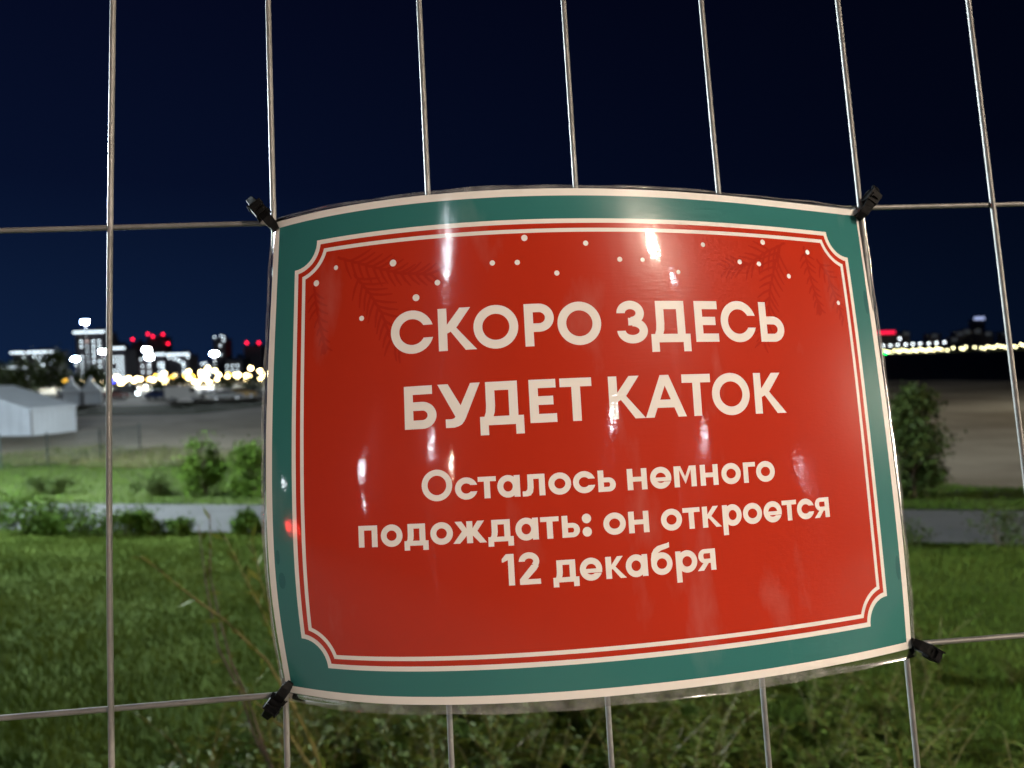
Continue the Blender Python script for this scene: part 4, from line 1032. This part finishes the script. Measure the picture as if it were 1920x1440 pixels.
tower('D2', 'lit tower with the right of two neighbouring roof strips', (.25,), 8, step=1.7, extra=((-.35, -2.6), (-.15, -3.2), (0, -3.8), (.1, -5), (.45, -2.4)))
tower('E', 'small lit block near the sign with a grid of blue-white lights', (-.4, -.1, .2, .45), 4, strip_=False, step=1.9, extra=((-.2, -1), (.1, -.6), (.35, -3)))
tower('G', 'rose grey block with few lights between the lit towers', (-.3, .1, .38), 3, strip_=False, step=4.4, body='towerp', extra=((.05, -1.5), (-.3, -.2)))
tower('H', 'dark slim tower near the sign with a few white lights at the top', (.1,), 3, step=7.5, strip_=False, extra=((-.3, .6), (.2, 1.5), (.38, -2.2), (.4, .4)))
RD = [[-343.2,698.0,32.7],[-324.5,688.0,36.6],[-320.1,688.0,34.3],[-311.0,688.0,36.0],[-306.8,688.0,27.5],[-222.7,648.0,24.7],[-212.4,648.0,24.4]]
def dark_tower(key, label, reds):
    x0, x1, Y, zt = TW[key]
    r = tower(key, label, (), 0, strip_=False)
    for x_, y_, z_ in reds:
        o = MB().ball((0, 0, 0), 1.1, 8, 6).build('obstruction_light', MT['L_r'], r); o.location = (x_ - (x0 + x1) / 2, -16 / 2 - 1.2, z_ + 2.4)
dark_tower('I', 'dark distant tower with a single red obstruction light', RD[:1])
dark_tower('I2', 'dark distant tower with four red obstruction lights', RD[1:5])
dark_tower('J', 'dark distant tower behind the sign\'s edge with two red lights', RD[5:7])
tower('J2', 'dark tower standing behind the sign\'s left edge with a few lit windows', (-.4, -.1, .2), 2, strip_=False, step=4.0)

# dark trees in front of the towers
for i, (x_, y_, h_, w_) in enumerate([(-104, 165, 7.0, 8), (-96.5, 163, 8.6, 7), (-112, 170, 6.5, 8), (-91.0, 168, 5.0, 5)]):
    tree((x_, y_, -2.4), h_, w_, ['dark tree in the clump left of the towers, second from the left', 'tallest dark tree in the clump left of the towers', 'leftmost dark tree of the clump before the towers', 'small dark tree at the right end of the clump'][i], 60 + i, n=2600, size=.6, group='dark trees before the towers', base=.1, k=22)
for i, (x_, y_, h_, w_) in enumerate([(-85, 150, 3.5, 5), (-70, 160, 3.2, 5), (-56, 150, 2.6, 5), (-44, 130, 2.4, 4.5), (-62, 135, 2.2, 4)]):
    shrub((x_, y_, -2.4), h_, w_, ['dark bush across the beach behind the pagoda tents', 'dark bush across the beach left of the parked vehicles', 'dark bush across the beach amid the parked vehicles', 'dark bush across the beach beside the sign\'s edge', 'low dark bush on the far grass strip'][i], 400 + i * 4, 'dleaf', 900, 'dark bushes across the beach', size=.5)

# ------------------------------------------------------------------ the far shore on the right
V = []; F = []
n = 120
for i in range(n + 1):                          # wooded bank: an uneven dark ridge
    x_ = -150 + 3300 * i / n; h_ = 3.0 + 5 * abs(math.sin(i * .9) * math.sin(i * .37 + 1)) + 2 * math.sin(i * 2.3)
    V += [(x_, 1440, -2.6), (x_, 1446, -.6), (x_, 1530, h_ + 1), (x_, 1700, h_ + 4)]
for i in range(n):
    for k in range(3): F.append((i * 4 + k, i * 4 + 4 + k, i * 4 + 5 + k, i * 4 + 1 + k))
fs = mk('far_bank', V, F, MT['bank'], None, True); fs['kind'] = 'structure'
FA = [[716.4,1480.0,13.3,"w"],[730.2,1480.0,13.5,"w"],[744.6,1480.0,14.2,"w"],[759.8,1480.0,14.3,"w"],[773.6,1480.0,14.9,"w"],[787.4,1480.0,15.3,"w"],[804.5,1480.0,15.1,"w"],[819.2,1480.0,15.8,"w"],[834.6,1480.0,16.4,"w"],[758.7,1500.0,26.3,"w"],[700.7,1450.0,3.9,"y"],[706.5,1450.0,2.4,"y"],[711.8,1450.0,0.9,"y"],[717.6,1450.0,-0.6,"y"],[723.0,1450.0,3.5,"y"],[729.9,1450.0,2.0,"y"],[733.0,1450.0,0.4,"y"],[737.1,1450.0,4.5,"y"],[742.4,1450.0,3.0,"y"],[747.7,1450.0,1.5,"y"],[752.9,1450.0,-0.0,"y"],[757.5,1450.0,4.0,"y"],[762.3,1450.0,2.5,"y"],[765.4,1450.0,0.9,"y"],[770.3,1450.0,5.0,"y"],[774.5,1450.0,3.5,"y"],[779.5,1450.0,2.0,"y"],[783.5,1450.0,0.4,"y"],[788.1,1450.0,4.5,"y"],[791.0,1450.0,2.9,"y"],[797.3,1450.0,1.5,"y"],[802.7,1450.0,5.5,"y"],[806.9,1450.0,4.0,"y"],[812.2,1450.0,2.5,"y"],[822.8,1450.0,1.1,"y"],[834.0,1450.0,5.2,"y"],[848.6,1450.0,3.9,"y"],[853.1,1450.0,2.3,"y"],[857.9,1450.0,6.4,"y"],[874.4,1450.0,5.1,"y"],[887.1,1450.0,3.7,"y"],[892.9,1450.0,2.2,"y"],[898.3,1450.0,6.2,"y"],[904.4,1450.0,4.8,"y"],[911.0,1450.0,3.3,"y"],[916.9,1450.0,7.3,"y"],[923.0,1450.0,5.8,"y"],[929.6,1450.0,4.4,"y"],[935.4,1450.0,2.9,"y"],[940.8,1450.0,6.9,"y"],[945.6,1450.0,5.4,"y"],[952.2,1450.0,3.9,"y"],[961.5,1450.0,8.1,"y"],[966.8,1450.0,6.5,"y"],[973.5,1450.0,5.1,"y"],[980.1,1450.0,3.6,"y"],[988.1,1450.0,7.7,"y"],[996.0,1450.0,6.2,"y"]]
extra = [[x_, 1452, 4.0 + .6 * math.sin(x_), 'y'] for x_ in range(380, 690, 14)]
for x_, y_, z_, c in FA + extra:
    g0 = -.5; rad = 1.9 if c == 'y' else 2.0
    r = empty('street_lamp', (x_, y_, g0), 'yellow embankment lamp in the unbroken row across the water' if c == 'y' else 'white bridge lamp in the upper row across the water', 'street lamp',
              'yellow embankment lamps across the water' if c == 'y' else 'white bridge lamps across the water')
    MB().tube([(0, 0, 0), (0, 0, z_ - g0)], .15, 5).build('pole', MT['pole'], r)
    MB().ball((0, 0, z_ - g0), rad, 8, 6, .8).build('lamp', MT['L_fy'] if c == 'y' else MT['L_fw'], r, True)
FBD = {"neon":[[771.4,1600.0,38.1],[800.8,1600.0,46.0]],"blue":[[1026.9,1700.0,69.5],[1045.5,1700.0,68.9]],"green":[438.1,900.0,-6.5],"dim":[[958.5,1650.0,36.0],[973.7,1650.0,40.1],[996.3,1650.0,41.0],[1018.9,1650.0,34.3],[1056.7,1650.0,33.2],[843.8,1650.0,39.3],[946.3,1650.0,24.3],[904.1,1650.0,33.1]]}
def far_block(x_, y_, z_, wd, label, m='tower', top=None, topm=None, tw=None, th=None):
    r = empty('tower_block', (x_, y_, 0), label, 'building', 'distant buildings across the water')
    b = MB().box((0, 0, z_ / 2), (wd, 18, z_)); k_ = max(3, int(z_ / 4))
    for k in range(1, k_): b.box((0, 0, k * z_ / k_), (wd + .8, 18.8, .4))
    b.build('wall', MT[m], r)
    MB().box((0, 0, z_ + .4), (wd * .94, 17, .8)).box((wd * .1, 0, z_ + 2), (wd * .3, 5, 2.6)).build('roof', MT['roof'], r)
    return r
ne = FBD['neon']; nx0, nx1 = ne[0][0] - 12, ne[1][0]
r = far_block((nx0 + nx1) / 2, 1610, ne[0][2] - 1, nx1 - nx0 + 10, 'distant building with a long red neon bar on its roof')
MB().box((0, -8, ne[0][2] + 3.5), (nx1 - nx0, 1.2, 6.5)).build('neon_bar', MT['L_neon'], r)
bl = FBD['blue']
r = far_block((bl[0][0] + bl[1][0]) / 2, 1710, bl[0][2] - 3, 26, 'tall distant tower with a pale blue lit crown')
MB().box((0, -10.2, bl[0][2]), (bl[1][0] - bl[0][0] + 4, 1.2, 6)).build('lit_crown', MT['L_blue'], r)
for i, (x_, y_, z_) in enumerate(FBD['dim']):
    r = far_block(x_, y_, z_ + 3, [22, 14, 24, 26, 20, 18, 16, 30][i], ['dim low block left of the blue crowned tower', 'dim slim block left of the blue crowned tower', 'dim wide block just before the blue crowned tower', 'dim block right of the blue crowned tower', 'dim block beside the rightmost fence wire', 'dim block next to the red neon building', 'low dim block above the yellow lamps', 'wide faint block between neon and blue tower'][i])
    MB().box((0, -9.8, z_ - 1), (12, .6, 8)).build('lit_storey', MT['L_dim'], r)
g = FBD['green']
r = empty('harbour_light', (g[0], g[1], -2.6), 'green harbour light on a low float under the yellow lamps', 'harbour light')
MB().tube([(0, 0, 0), (0, 0, .8)], [2.4, 2.1], 12).build('float', MT['pole'], r)
MB().tube([(0, 0, .8), (0, 0, 2.2)], .2, 6).build('post', MT['pole'], r)
MB().ball((0, 0, 3.0), 1.5, 10, 7).build('lamp', MT['L_g'], r, True)
